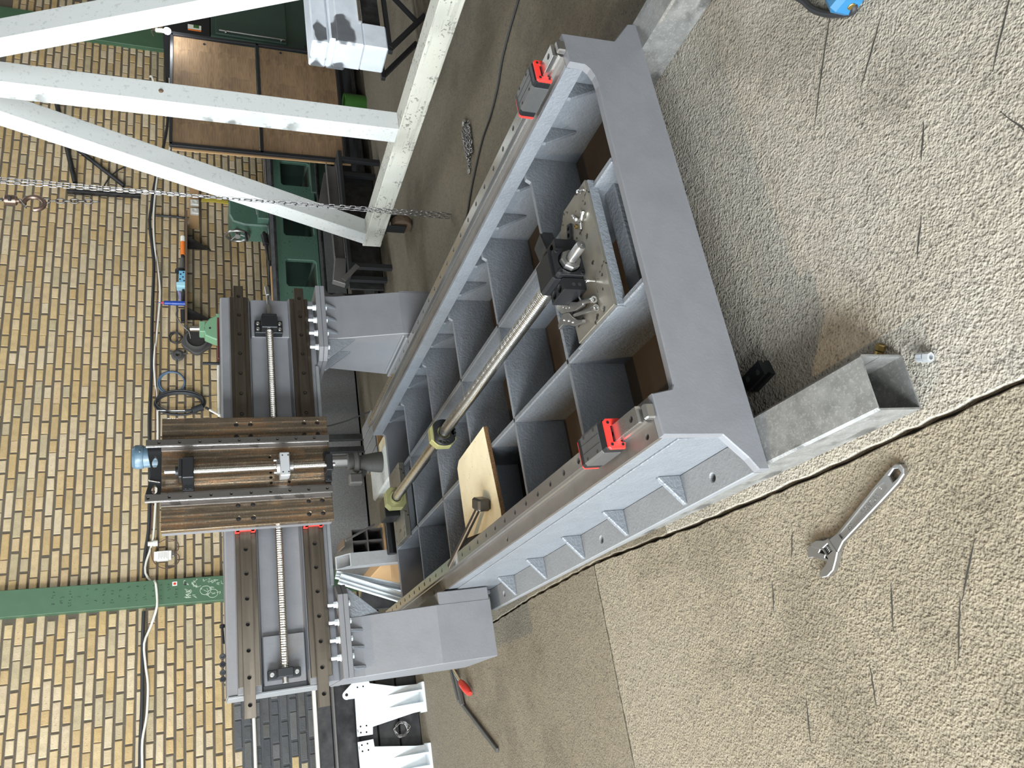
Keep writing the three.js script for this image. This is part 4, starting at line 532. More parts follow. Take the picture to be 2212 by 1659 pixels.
{
  const hand = thing('hand_chain', 'long thin hand chain of a hoist hanging in a narrow loop to the floor', 'chain', [2.81, 0.01, -3.7]), g = linkGeo(0.041, 0.02, 0.0027, 18, 5), pitch = 0.0304;
  for (const [x0, y0, x1, y1, sp] of [[2.80, 0.028, 2.832, 3.1, 0.25], [2.815, 0.022, 2.782, 3.1, 0.55]]) { const n = Math.floor((y1 - y0) / pitch); for (let i = 0; i < n; i++) { const f = i / n; addLink(hand, g, M.chainSteel, [x0 + (x1 - x0) * f, y0 + (y1 - y0) * f, -3.7 + (sp > 0.4 ? 0.012 : -0.004)], [x1 - x0, y1 - y0, 0], sp + (i % 2) * Math.PI / 2 + rr(-0.15, 0.15)); } }
  const hook = thing('hoist_hook', 'hoist load hook with copper coloured swivel hanging from its chain above the floor', 'hook', [2.7, 2.14, -3.7]);
  const big = linkGeo(0.046, 0.028, 0.0045, 20, 7); for (let i = 0; i < 22; i++) addLink(hook, big, M.hammerSteel, [2.694, 2.35 + i * 0.0355, -3.7], [0, 1, 0], (i % 2) * Math.PI / 2 + 0.5, 'chain_link');
  part(hook, 'swivel', [cyl([2.695, 2.274, -3.7], [2.695, 2.328, -3.7], 0.025, 0.025, 20, 0.004)], M.copper, 'worn copper coloured swivel'); part(hook, 'swivel_pin', cyl([2.672, 2.3, -3.676], [2.69, 2.3, -3.664], 0.007), M.hole);
  const hpts = []; for (let i = 0; i <= 14; i++) { const a = 1.75 - i / 14 * 4.9; hpts.push([2.685 + 0.038 * Math.cos(a), 2.2 + 0.044 * Math.sin(a), -3.7]); } part(hook, 'hook_body', [wire([[2.695, 2.275, -3.7], [2.692, 2.258, -3.7], ...hpts.map(([x, y, z]) => [x, y, z])], 0.0115, 10, false, 4)], M.copper); part(hook, 'safety_latch', bar([2.69, 2.262, -3.69], [2.645, 2.228, -3.685], 0.014, 0.006, 0.002), M.bright);
  const tail = thing('chain_tail', 'short chain end of thick links hanging from the hoist hook', 'chain', [2.71, 1.93, -3.7]); for (let i = 0; i < 8; i++) addLink(tail, big, M.hammerSteel, [2.706 + i * 0.0025, 2.15 - i * 0.0315, -3.7], [0.08, -1, 0], 0.6 + (i % 2) * Math.PI / 2, 'chain_link');
  // heap of chain on the floor
  const heap = thing('chain_heap', 'heap of steel chain with a hook lying on the smooth floor behind the bed', 'chain', [2.98, 0, -3.25]), lg = linkGeo(0.034, 0.021, 0.0032, 18, 5);
  let px = 3.05, pz = -3.2, ang = 2.8; for (let i = 0; i < 120; i++) { // the chain folded to and fro
    const row = Math.floor(i / 15), k = i % 15, f = (row % 2 ? 14 - k : k) / 14, x = 3.06 - 0.17 * f + rr(-0.006, 0.006), w = 0.055 * (1 - 0.25 * f), z = -3.225 - (x - 2.98) * -0.05 + (row - 3.5) / 3.5 * w + rr(-0.006, 0.006); addLink(heap, lg, M.chainSteel, [x, 0.007 + (row % 3) * 0.007 + rr(0, 0.004), z], [1, rr(-0.2, 0.2), rr(-0.7, 0.7)], (i % 2) * Math.PI / 2 + rr(-0.5, 0.5)); }
  for (let i = 0; i < 5; i++) addLink(heap, lg, M.chainSteel, [2.885 - i * 0.013, 0.008, -3.255 - i * 0.006], [1, 0.1, 0.3], (i % 2) * Math.PI / 2 + 0.5);
  part(heap, 'hook', [wire([[3.02, 0.018, -3.21], [3.06, 0.02, -3.235], [3.1, 0.018, -3.245], [3.125, 0.016, -3.225], [3.115, 0.016, -3.2], [3.09, 0.015, -3.195]], 0.0075, 8), wire([[2.83, 0.01, -3.28], [2.812, 0.01, -3.293], [2.82, 0.01, -3.308], [2.838, 0.01, -3.302]], 0.005, 7)].slice(0, 1), M.satin);
  part(heap, 'end_ring', wire([[2.83, 0.008, -3.275], [2.81, 0.008, -3.29], [2.818, 0.008, -3.306], [2.838, 0.008, -3.296]], 0.0045, 7, true), M.satin);
  single('floor_cable', 'thin dark cable lying along the smooth floor beside the bed', 'cable', wire([[3.2, 0.006, -1.9], [3.15, 0.006, -2.2], [3.095, 0.006, -2.356], [3.05, 0.006, -2.51], [2.998, 0.006, -2.639], [2.92, 0.006, -2.749], [2.863, 0.006, -2.888], [2.828, 0.006, -3.064], [2.721, 0.006, -3.286], [2.614, 0.006, -3.445], [2.56, 0.006, -3.6]], 0.006, 6), M.cable);
}
// ------------------------------------------------------------------ the A-frame of the travelling crane
{
  const X0 = 3.25, X1 = 3.386, t = thing('gantry_crane', 'white painted A-frame of a travelling crane standing on castors', 'crane frame', [3.32, 0, -3.54]);
  const poly = (n, pts, m = M.crane) => part(t, n, prism(pts, 'x', X0, X1, [], 0.004), m);
  poly('base_beam', [[-4.7, 0.196], [-2.3, 0.196], [-2.3, 0.325], [-4.7, 0.325]], M.craneWorn);
  part(t, 'end_plate', box(X0 - 0.002, X1 + 0.002, 0.194, 0.327, -4.712, -4.66, 0.003), M.craneWorn);
  poly('post', [[-3.603, 0.324], [-3.487, 0.324], [-3.487, 3.0], [-3.603, 3.0]]);
  poly('leg', [[-4.568, 0.324], [-4.69, 0.324], [-3.56, 3.02], [-3.44, 3.02]]);
  poly('leg', [[-2.40, 0.324], [-2.295, 0.324], [-3.505, 2.95], [-3.62, 2.95]]);
  part(t, 'head_plate', box(3.2, 3.44, 3.0, 3.03, -3.8, -3.3, 0.003), M.crane);
  part(t, 'overhead_beam', [box(-0.9, 3.5, 3.03, 3.05, -3.62, -3.46, 0.002), box(-0.9, 3.5, 3.25, 3.27, -3.62, -3.46, 0.002), box(-0.9, 3.5, 3.05, 3.25, -3.546, -3.534, 0.001)], M.crane);
  part(t, 'bolt_head', lathe([[0, 0], [0.012, 0], [0.013, 0.005], [0.008, 0.01], [0, 0.01]], [3.318, 1.62, -3.487], [3.318, 1.62, -3.477], 6, 0.3), M.rustEdge);
  const w = part(t, 'castor', [box(3.27, 3.366, 0.178, 0.196, -4.58, -4.44, 0.003), box(3.268, 3.276, 0.05, 0.18, -4.55, -4.47, 0.002), box(3.36, 3.368, 0.05, 0.18, -4.55, -4.47, 0.002)], M.blackFrame); part(w, 'wheel', lathe([[0.01, 0], [0.07, 0], [0.075, 0.006], [0.075, 0.054], [0.07, 0.06], [0.01, 0.06]], [3.29, 0.075, -4.51], [3.35, 0.075, -4.51], 24), M.rustEdge);
  const w2 = part(t, 'castor', [box(3.27, 3.366, 0.178, 0.196, -2.52, -2.38, 0.003), box(3.268, 3.276, 0.05, 0.18, -2.49, -2.41, 0.002), box(3.36, 3.368, 0.05, 0.18, -2.49, -2.41, 0.002)], M.blackFrame); part(w2, 'wheel', lathe([[0.01, 0], [0.07, 0], [0.075, 0.006], [0.075, 0.054], [0.07, 0.06], [0.01, 0.06]], [3.29, 0.075, -2.45], [3.35, 0.075, -2.45], 24), M.rustEdge);
}
// ------------------------------------------------------------------ along the back wall
{
  const Z = -5.35, t = thing('wooden_screen', 'two brown wood grained panels in a black steel frame standing before the machines', 'screen', [5.17, 0, Z]);
  part(t, 'panel', box(4.555, 5.735, 0.96, 1.63, Z - 0.015, Z - 0.003, 0.001), M.wood); part(t, 'panel', box(4.57, 5.75, 0.26, 0.925, Z - 0.015, Z - 0.003, 0.001), M.wood);
  part(t, 'frame_post', bar([4.545, 1.648, Z], [4.562, 0.02, Z], 0.03, 0.03), M.blackFrame); part(t, 'frame_post', bar([5.745, 1.648, Z], [5.80, 0.02, Z], 0.03, 0.03), M.blackFrame);
  for (const [y, a, b] of [[1.64, 4.545, 5.745], [0.942, 4.55, 5.77], [0.245, 4.56, 5.79]]) part(t, 'frame_rail', box(a, b, y - 0.012, y + 0.012, Z - 0.015, Z + 0.015), M.blackFrame);
  part(t, 'frame_edge', bar([4.527, 1.63, Z - 0.02], [4.548, 0.2, Z - 0.02], 0.014, 0.03), M.timber);
  for (const [x, y] of [[5.69, 1.38], [5.72, 0.74]]) part(t, 'peg_hole', cyl([x, y, Z - 0.0035], [x, y, Z - 0.0018], 0.012, 0.012, 14, 0.0002), M.hole);
}
{ // the lit bulb on its clamp arm
  const t = thing('work_lamp', 'bare lit bulb on a thin arm beside the top of the wooden screen', 'lamp', [5.7, 1.655, -5.28]);
  part(t, 'bulb', lathe([[0, 0], [0.016, 0.004], [0.026, 0.016], [0.029, 0.03], [0.026, 0.044], [0.014, 0.06], [0.012, 0.068], [0, 0.068]], [5.672, 1.643, -5.25], [5.68, 1.73, -5.27], 20), new THREE.MeshStandardMaterial({ color: 0xffffff, emissive: new THREE.Color(0.9, 0.96, 1), emissiveIntensity: 14 }), 'glowing bulb');
  part(t, 'lamp_holder', cyl([5.678, 1.708, -5.265], [5.69, 1.76, -5.28], 0.017), M.porcelain); part(t, 'arm', wire([[5.69, 1.755, -5.28], [5.74, 1.79, -5.33], [5.8, 1.8, -5.4], [5.86, 1.79, -5.5]], 0.006, 6), M.satin);
  const l = new THREE.PointLight(new THREE.Color(0.92, 0.97, 1), BULB_LIGHT, 0, 2); l.position.set(5.672, 1.665, -5.2); l.shadow.radius = 2; l.castShadow = true; scene.add(l);
  single('lamp_cable', 'pale cable drooping beside the lit bulb', 'cable', wire([[6.75, 1.905, -6.9], [6.74, 1.89, -6.88], [6.68, 1.87, -6.9], [6.58, 1.862, -6.96], [6.4, 1.86, -6.97], [6.3, 1.85, -6.97]], 0.011, 6), M.conduit);
}
{ // the lathe
  const t = thing('metal_lathe', 'green metal lathe with windows in its bed standing before the brick wall', 'lathe', [4.4, 0, -6.0]), win = (x) => [[x + 0.02, 0.5], [x + 0.245, 0.5], [x + 0.262, 0.52], [x + 0.262, 0.735], [x + 0.245, 0.752], [x + 0.02, 0.752], [x, 0.735], [x, 0.52]];
  part(t, 'bed', prism([[2.95, 0.47], [6.2, 0.47], [6.2, 0.82], [2.95, 0.82]], 'z', -5.79, -5.75, [3.0, 3.52, 4.03, 4.565, 5.1, 5.63].map(win), 0.004), M.machineGreen);
  part(t, 'bed', [box(2.95, 6.2, 0.47, 0.82, -6.2, -6.16, 0.004), box(2.95, 6.2, 0.46, 0.482, -6.18, -5.77, 0.003)], M.machineGreenDark);
  for (const x of [3.52, 4.03, 4.565, 5.1]) part(t, 'cross_web', convexFaces([[[x - 0.005, 0.5, -5.785], [x - 0.005, 0.75, -5.785], [x + 0.06, 0.6, -6.16]], [[x + 0.262, 0.5, -5.785], [x + 0.06, 0.6, -6.16], [x + 0.262, 0.52, -5.785]], [[x - 0.005, 0.5, -5.785], [x + 0.06, 0.6, -6.16], [x + 0.262, 0.5, -5.785]]]), M.machineGreenDark);
  part(t, 'front_way', prism([[-5.83, 0.82], [-5.74, 0.82], [-5.74, 0.838], [-5.77, 0.865], [-5.8, 0.865], [-5.83, 0.84]], 'x', 2.95, 6.2), M.darkSteel); part(t, 'rear_way', box(2.95, 6.2, 0.82, 0.86, -6.2, -6.1), M.satin); part(t, 'way', box(2.95, 6.2, 0.838, 0.872, -5.9, -5.86), M.satin);
  part(t, 'lead_screw', cyl([3.0, 0.44, -5.73], [6.2, 0.44, -5.73], 0.016), M.darkSteel);
  part(t, 'pedestal', box(3.1, 3.5, 0, 0.462, -6.25, -5.8, 0.01), M.blackMatte); part(t, 'pedestal', box(4.75, 6.2, 0, 0.462, -6.25, -5.8, 0.01), M.blackMatte); part(t, 'chip_tray', box(3.0, 6.2, 0.06, 0.1, -6.3, -5.45, 0.004), M.darkSteel); part(t, 'apron', box(4.5, 4.9, 0.3, 0.495, -5.82, -5.74, 0.006), M.machineGreenDark);
  const ts = part(t, 'tailstock', [prism([[4.2, 0.87], [4.52, 0.87], [4.52, 1.04], [4.49, 1.16], [4.44, 1.19], [4.3, 1.19], [4.23, 1.16], [4.2, 1.06]], 'z', -6.14, -5.88, [], 0.012)], M.machineGreen);
  part(ts, 'clamp_plate', box(4.22, 4.5, 0.862, 0.96, -5.88, -5.8, 0.006), M.machineGreen); part(ts, 'quill', cyl([4.52, 1.12, -6.01], [4.68, 1.12, -6.01], 0.035), M.satin); part(ts, 'clamp_lever', wire([[4.3, 0.96, -5.86], [4.38, 0.97, -5.84], [4.5, 1.0, -5.83]], 0.006), M.satin);
  const hw = part(t, 'handwheel', [new THREE.TorusGeometry(0.092, 0.013, 10, 36).rotateY(Math.PI / 2 - 0.1).translate(4.135, 1.12, -5.96)], M.satin); const sp = []; for (const a of [0.4, 2.5, 4.6]) sp.push(bar([4.15, 1.12, -5.96], [4.135, 1.12 + 0.088 * Math.sin(a), -5.96 + 0.088 * Math.cos(a)], 0.014, 0.01, 0.003)); parts(hw, 'spoke', sp, M.satin); part(hw, 'wheel_hub', cyl([4.125, 1.12, -5.96], [4.2, 1.12, -5.98], 0.024), M.satin); part(hw, 'crank_grip', cyl([4.12, 1.06, -5.885], [4.02, 1.05, -5.86], 0.011), M.blackMatte);
  const dc = single('drill_chuck', 'black drill chuck with taper shank lying on the lathe bed ways', 'drill chuck', [cyl([4.1, 0.905, -5.87], [3.99, 0.895, -5.86], 0.03, 0.026), cyl([3.99, 0.895, -5.86], [3.8, 0.882, -5.85], 0.016, 0.009), cyl([4.1, 0.905, -5.87], [4.13, 0.908, -5.87], 0.02, 0.012)], M.darkSteel);
  single('bent_rod', 'thin dark rod with a socket end lying on the lathe bed beside the gantry', 'rod', [cyl([3.8, 0.88, -5.82], [3.55, 0.882, -5.82], 0.012), cyl([3.55, 0.892, -5.82], [3.47, 0.892, -5.82], 0.02)], M.darkSteel);
  single('wooden_strip', 'thin wooden strip lying along the edge of the lathe ways', 'wood strip', box(3.2, 3.72, 0.866, 0.878, -5.8, -5.77), M.timber);
}
{ // headstock side: green cabinet and dark gear cover
  const t = thing('electrical_cabinet', 'dark green machine cabinet with an inset door behind the wooden screen', 'cabinet', [6.8, 0, -6.2]);
  part(t, 'case', box(6.25, 7.6, 0.0, 1.315, -6.6, -5.9, 0.008), M.machineGreenDark); part(t, 'door', box(6.42, 7.45, 0.6, 1.27, -5.9, -5.88, 0.004), M.machineGreenDark);
  part(t, 'edge_strip', box(6.25, 6.40, 0.56, 1.315, -5.902, -5.895, 0.003), M.machineGreen); part(t, 'door_rod', cyl([6.45, 0.62, -5.865], [6.45, 1.24, -5.865], 0.008), M.satin); for (const y of [0.66, 1.18]) part(t, 'rod_clip', [cyl([6.43, y, -5.87], [6.43, y, -5.85], 0.012)], M.bright);
  for (let i = 0; i < 11; i++) part(t, 'vent_slot', box(6.38, 6.46, 0.2 + i * 0.022, 0.208 + i * 0.022, -5.902, -5.896, 0.001), M.hole);
  const b = thing('switch_box', 'black steel box with a small label above the green cabinet', 'switch box', [6.6, 1.32, -6.2]); part(b, 'case', box(6.37, 7.2, 1.32, 1.74, -6.5, -5.9, 0.006), M.blackFrame); part(b, 'label', box(6.44, 6.5, 1.40, 1.52, -5.9, -5.897, 0.0005), M.cream); part(b, 'label_band', box(6.425, 6.442, 1.40, 1.52, -5.9, -5.897, 0.0005), M.orange); part(b, 'label_mark', box(6.46, 6.5, 1.42, 1.47, -5.8975, -5.896, 0.0005), M.canGreen);
  single('paint_can', 'green paint can on the floor below the wooden screen', 'can', [lathe([[0, 0], [0.08, 0], [0.082, 0.005], [0.082, 0.19], [0.085, 0.195], [0.078, 0.2], [0.07, 0.19], [0, 0.19]], [5.3, 0, -5.42], [5.3, 0.2, -5.42], 24)], M.canGreen);
}
{ // steel in front of the lathe
  const t = thing('channel_bar', 'grey steel channel lying on a dark trestle before the lathe', 'steel channel', [3.9, 0.34, -5.25]); part(t, 'channel_web', bar([4.42, 0.4, -5.27], [3.46, 0.4, -5.24], 0.006, 0.085, 0.001), M.greySteel); part(t, 'channel_flange', bar([4.42, 0.44, -5.25], [3.46, 0.44, -5.21], 0.05, 0.006, 0.001), M.greySteel); part(t, 'channel_flange', bar([4.42, 0.357, -5.25], [3.46, 0.357, -5.21], 0.05, 0.006, 0.001), M.greySteel);
  part(t, 'end_piece', prism([[3.22, 0.375], [3.46, 0.35], [3.46, 0.44], [3.25, 0.47]], 'z', -5.26, -5.2, [], 0.004), M.greySteel);
  const k = thing('steel_trestle', 'dark welded trestle of flat bars carrying a grey channel', 'trestle', [3.9, 0, -5.3]); part(k, 'top_bar', box(3.3, 4.5, 0.32, 0.352, -5.4, -5.15, 0.003), M.blackMatte); for (const x of [3.35, 4.4]) for (const z of [-5.38, -5.19]) part(k, 'leg', box(x, x + 0.04, 0, 0.322, z, z + 0.04), M.blackMatte); part(k, 'brace', bar([3.36, 0.28, -5.14], [3.22, 0.4, -5.14], 0.004, 0.04), M.greySteel); part(k, 'back_board', box(3.3, 4.5, 0.02, 0.3, -5.42, -5.4, 0.003), M.darkSteel);
  const f = thing('folded_sheet', 'narrow folded grey sheet standing on edge against the lathe', 'sheet metal', [4.25, 0.353, -5.32]); part(f, 'sheet', prism([[4.42, 0.36], [4.06, 0.36], [4.06, 0.51], [4.1, 0.505], [4.42, 0.44]], 'z', -5.36, -5.355, [], 0.001), M.greySteel);
  const c = thing('cast_bracket', 'dark grey cast iron bracket with a round hole behind the gantry column', 'casting', [2.6, 0, -4.35]); part(c, 'casting', prism([[2.45, 0.0], [2.63, 0.0], [2.635, 0.33], [2.605, 0.345], [2.618, 0.53], [2.65, 0.585], [2.63, 0.64], [2.645, 0.665], [2.675, 0.68], [2.67, 0.725], [2.62, 0.74], [2.5, 0.74], [2.45, 0.7]], 'z', -4.45, -4.38, [circle(2.578, 0.635, 0.025, 16)], 0.006), M.castIron);
}
// ------------------------------------------------------------------ fixed to the brick wall
{
  const Z = -6.985, wall = (pts, dz = 0) => pts.map(([x, y]) => [x, y, Z + dz]);
  single('wall_conduit', 'pale plastic cable running in waves along the whole brick wall', 'conduit', wire(wall([[6.9, 1.72], [6.401, 1.70], [5.84, 1.711], [5.645, 1.80], [5.123, 1.845], [4.737, 1.839], [4.4, 1.80], [4.11, 1.778], [3.7, 1.80], [3.376, 1.819], [2.961, 1.786], [2.437, 1.779], [2.0, 1.79], [1.746, 1.805], [1.557, 1.854], [1.47, 1.85], [1.40, 1.80]], 0.015).concat(wall([[1.39, 1.775], [1.25, 1.76], [1.17, 1.765]], 0.1), wall([[1.05, 1.81], [0.933, 1.852], [0.77, 1.84], [0.617, 1.82], [0.4, 1.825], [0.225, 1.851], [0.036, 1.848], [-0.3, 1.84]], 0.015)), 0.0095, 8), M.conduit);
  single('wall_cable', 'black cable running behind the pale conduit along the brick wall', 'cable', wire(wall([[6.9, 1.75], [6.2, 1.735], [5.384, 1.848], [5.1, 1.872], [4.93, 1.884], [4.6, 1.85], [4.4, 1.838], [3.8, 1.845], [3.3, 1.84], [2.86, 1.85], [2.45, 1.84], [1.9, 1.835], [1.65, 1.86], [1.45, 1.868]], 0.006), 0.014, 7), M.cable);
  single('wall_cable', 'black cable along the wall to the left of the green column', 'cable', wire(wall([[1.18, 1.862], [0.9, 1.865], [0.5, 1.86], [0.2, 1.865], [-0.3, 1.86]], 0.006), 0.014, 7), M.cable);
  single('wall_wire', 'thin brown wire running beside the pale conduit on the wall', 'cable', wire(wall([[4.6, 1.82], [4.2, 1.80], [3.7, 1.812], [3.3, 1.80], [2.9, 1.80], [2.4, 1.80], [1.8, 1.82]], 0.02), 0.005, 5), M.cableBrown);
  // steel pieces higher up
  single('wall_pipe', 'upper of two dark pipes fixed slanting across the brick wall', 'pipe', wire([[6.6, 2.82, -6.97], [6.27, 2.75, -6.97], [5.333, 2.546, -6.97]], 0.022, 8), M.darkSteel, 'slanting pipes on the wall'); single('wall_pipe', 'steeper dark pipe on the wall, ending near the hand chain', 'pipe', wire([[5.75, 2.556, -6.96], [5.339, 2.119, -6.96]], 0.022, 8), M.darkSteel, 'slanting pipes on the wall');
  single('steel_strip', 'black steel strip fixed upright to the wall behind the hand chain', 'steel strip', bar([5.216, 2.607, -6.96], [5.229, 1.967, -6.96], 0.05, 0.03), M.darkSteel); single('wall_wire', 'thin dark wire sagging up the wall between the two slanting pipes', 'cable', wire(wall([[5.2, 2.33], [5.381, 2.276], [5.51, 2.2], [5.6, 2.1], [5.75, 1.9]], 0.01), 0.007, 5), M.cable);
  for (const [n, x0, y0, x1, y1] of [['right of the white crane post', 5.9, 2.05, 5.6, 1.85], ['crossing the pale conduit beside the wooden screen', 5.5, 1.75, 5.38, 1.3]]) single('wall_wire', 'thin dark wire on the wall ' + n, 'cable', wire(wall([[x0, y0], [(x0 + x1) / 2 - 0.02, (y0 + y1) / 2], [x1, y1]], 0.01), 0.006, 5), M.cable);
  // porcelain sockets on a board
  const sb = thing('socket_board', 'pair of cream wall sockets on a brown board beside the wall shelf', 'wall socket', [5.13, 1.38, -6.97]); part(sb, 'board', box(4.9, 5.4, 1.43, 1.52, -6.995, -6.975, 0.002), M.timber);
  for (const x of [5.19, 5.085]) { const p = part(sb, 'socket', box(x - 0.035, x + 0.035, 1.43, 1.51, -6.976, -6.935, 0.006), M.porcelain); part(p, 'socket_well', ring([x, 1.472, -6.936], [x, 1.472, -6.928], 0.026, 0.018, 18), M.porcelain); }
  single('feed_pipe', 'dark pipe dropping from the conduit to the wall sockets', 'pipe', wire(wall([[5.02, 1.83], [5.02, 1.65], [5.01, 1.55]], 0.01), 0.012, 6), M.darkSteel);
  single('yellow_sheet', 'yellow stained strip fixed upright on the wall above the lathe', 'strip', prism([[5.235, 1.14], [5.27, 1.15], [5.285, 1.25], [5.275, 1.4], [5.24, 1.41], [5.245, 1.28]], 'z', -6.995, -6.98, [], 0.002), M.yellow);
  // shelf and what is on it
  const s = thing('wall_shelf', 'rusty edged steel wall shelf on two triangular brackets', 'shelf', [4.35, 1.54, -6.87]); part(s, 'board', box(3.68, 4.95, 1.541, 1.553, -7.0, -6.76, 0.001), M.greySteel); part(s, 'rusty_edge', box(3.68, 4.95, 1.536, 1.556, -6.762, -6.752, 0.002), M.rustEdge);
  for (const x of [4.66, 3.86]) part(s, 'bracket', prism([[-6.995, 1.541], [-6.77, 1.541], [-6.77, 1.53], [-6.995, 1.32]], 'x', x - 0.003, x + 0.003), M.darkSteel);
  const sh = (n, l, c, g, m) => single(n, l, c, g, m);
  const can = thing('spray_can', 'orange and white tube lying on the wall shelf at its end near the crane', 'tube', [4.55, 1.553, -6.82]); part(can, 'body', cyl([4.47, 1.578, -6.82], [4.62, 1.578, -6.82], 0.022), M.orange); part(can, 'end', cyl([4.62, 1.578, -6.82], [4.68, 1.578, -6.82], 0.022), M.cream); part(can, 'nozzle', cyl([4.44, 1.578, -6.82], [4.475, 1.578, -6.82], 0.016), M.blackMatte);
  const gr = thing('angle_grinder', 'grey and black hand grinder lying on the wall shelf', 'power tool', [4.36, 1.553, -6.83]); part(gr, 'body', cyl([4.3, 1.583, -6.83], [4.44, 1.583, -6.83], 0.028, 0.02), M.greySteel); part(gr, 'guard', ring([4.285, 1.6, -6.83], [4.305, 1.6, -6.83], 0.045, 0.02, 20), M.blackMatte);
  const bx = thing('tool_box', 'small blue patterned box standing on the wall shelf', 'box', [4.19, 1.553, -6.82]); part(bx, 'box', box(4.14, 4.27, 1.553, 1.61, -6.87, -6.78, 0.003), std({ color: C(0.16, 0.4, 0.55), roughness: 0.5 })); part(bx, 'lid', box(4.1, 4.145, 1.553, 1.63, -6.87, -6.78, 0.004), std({ color: C(0.35, 0.6, 0.68), roughness: 0.5 })); parts(bx, 'print', [[4.25, 1.57], [4.23, 1.595], [4.2, 1.575], [4.175, 1.6], [4.16, 1.565]].map(([x, y]) => box(x - 0.007, x + 0.007, y - 0.007, y + 0.007, -6.781, -6.779, 0.0003)), M.blackMatte);
  sh('paper_sheet', 'lilac paper leaning against the wall on the shelf', 'paper', prism([[4.0, 1.553], [4.06, 1.57], [4.2, 1.64], [4.3, 1.675], [4.25, 1.645], [4.1, 1.62], [4.03, 1.61]], 'z', -6.93, -6.927), M.lilac);
  sh('dark_cylinder', 'dark steel bar with a bright neck lying on the wall shelf', 'bar', [cyl([3.93, 1.573, -6.83], [4.06, 1.573, -6.83], 0.018), cyl([4.055, 1.573, -6.83], [4.09, 1.573, -6.83], 0.011)], M.darkSteel);
  const bl = thing('blue_bottle', 'blue plastic tube with a red cap standing on the wall shelf', 'tube', [3.92, 1.553, -6.8]); part(bl, 'body', lathe([[0, 0], [0.022, 0.001], [0.022, 0.1], [0.02, 0.13], [0.021, 0.17], [0.018, 0.185], [0, 0.186]], [3.925, 1.553, -6.8], [3.925, 1.75, -6.8], 18), M.bluePlastic); part(bl, 'cap', cyl([3.925, 1.738, -6.8], [3.925, 1.76, -6.8], 0.011), M.redPlastic); part(bl, 'tip', cyl([3.925, 1.76, -6.8], [3.925, 1.785, -6.8], 0.004), M.bluePlastic);
  sh('tool_bundle', 'black tool with a grey lead at the shelf end near the blue tube', 'tool', [bar([3.73, 1.575, -6.82], [3.87, 1.58, -6.82], 0.03, 0.035, 0.006)], M.blackMatte); single('grey_lead', 'grey lead drooping over the shelf end to the vise', 'cable', wire([[3.87, 1.62, -6.82], [3.8, 1.63, -6.8], [3.7, 1.6, -6.76], [3.62, 1.545, -6.74], [3.58, 1.52, -6.72], [3.5, 1.505, -6.7]], 0.007, 6), M.satin);
  // coils and parts hung on the wall
  const coil = (n, l, cx, cy, rx, ry, k, r, m) => { const t = thing(n, l, 'cable coil', [cx, cy - ry, Z]); for (let j = 0; j < k; j++) { const o = rr(-0.012, 0.012), q = rr(-0.012, 0.012), e = 1 + rr(-0.06, 0.06), pts = []; for (let i = 0; i < 14; i++) { const a = i / 14 * Math.PI * 2; pts.push([cx + o + rx * e * Math.cos(a), cy + q + ry * e * Math.sin(a), Z + 0.012 + j * r * 0.9]); } part(t, 'turn', wire(pts, r, 6, true, 4), m); } return t; };
  coil('cable_coil', 'round coil of blue black cable hung on the wall under the conduit', 3.195, 1.667, 0.112, 0.112, 3, 0.0065, M.cableBlue);
  const pc = coil('cable_coil', 'large coil of black cable with a plug hung beside the saddle plate', 2.985, 1.6, 0.105, 0.195, 6, 0.0075, M.cable); part(pc, 'plug', [cyl([2.9, 1.5, Z + 0.05], [2.93, 1.41, Z + 0.05], 0.028, 0.034, 12), cyl([2.9, 1.5, Z + 0.05], [2.9, 1.56, Z + 0.05], 0.016, 0.008, 10)], M.blackMatte); part(pc, 'lead', wire([[2.91, 1.78, Z + 0.04], [2.905, 1.7, Z + 0.045], [2.9, 1.62, Z + 0.05], [2.9, 1.56, Z + 0.05]], 0.007), M.satin);
  coil('wire_ring', 'small ring of grey wire hung above the round mesh guard', 3.655, 1.64, 0.054, 0.054, 3, 0.0045, M.darkSteel);
  single('wall_wire', 'thin dark wire across the wall below the cable coils', 'cable', wire(wall([[3.05, 1.5], [3.05, 1.42], [3.06, 1.33], [3.07, 1.25]], 0.01), 0.004, 5), M.cable);
  const fl = thing('flange_plate', 'black cast flange with three lugs hung on the wall below the conduit', 'flange', [3.472, 1.55, Z]); part(fl, 'disc', lathe([[0.012, 0], [0.055, 0], [0.057, 0.012], [0.042, 0.02], [0.036, 0.02], [0.034, 0.03], [0.02, 0.03], [0.014, 0.02]], [3.472, 1.62, Z], [3.472, 1.62, Z + 0.04], 26, 0.4), M.castIron); for (const a of [1.0, 3.0, 5.0]) part(fl, 'lug', bar([3.472 + 0.045 * Math.cos(a), 1.62 + 0.045 * Math.sin(a), Z + 0.008], [3.472 + 0.085 * Math.cos(a), 1.62 + 0.085 * Math.sin(a), Z + 0.008], 0.026, 0.014, 0.004), M.castIron);
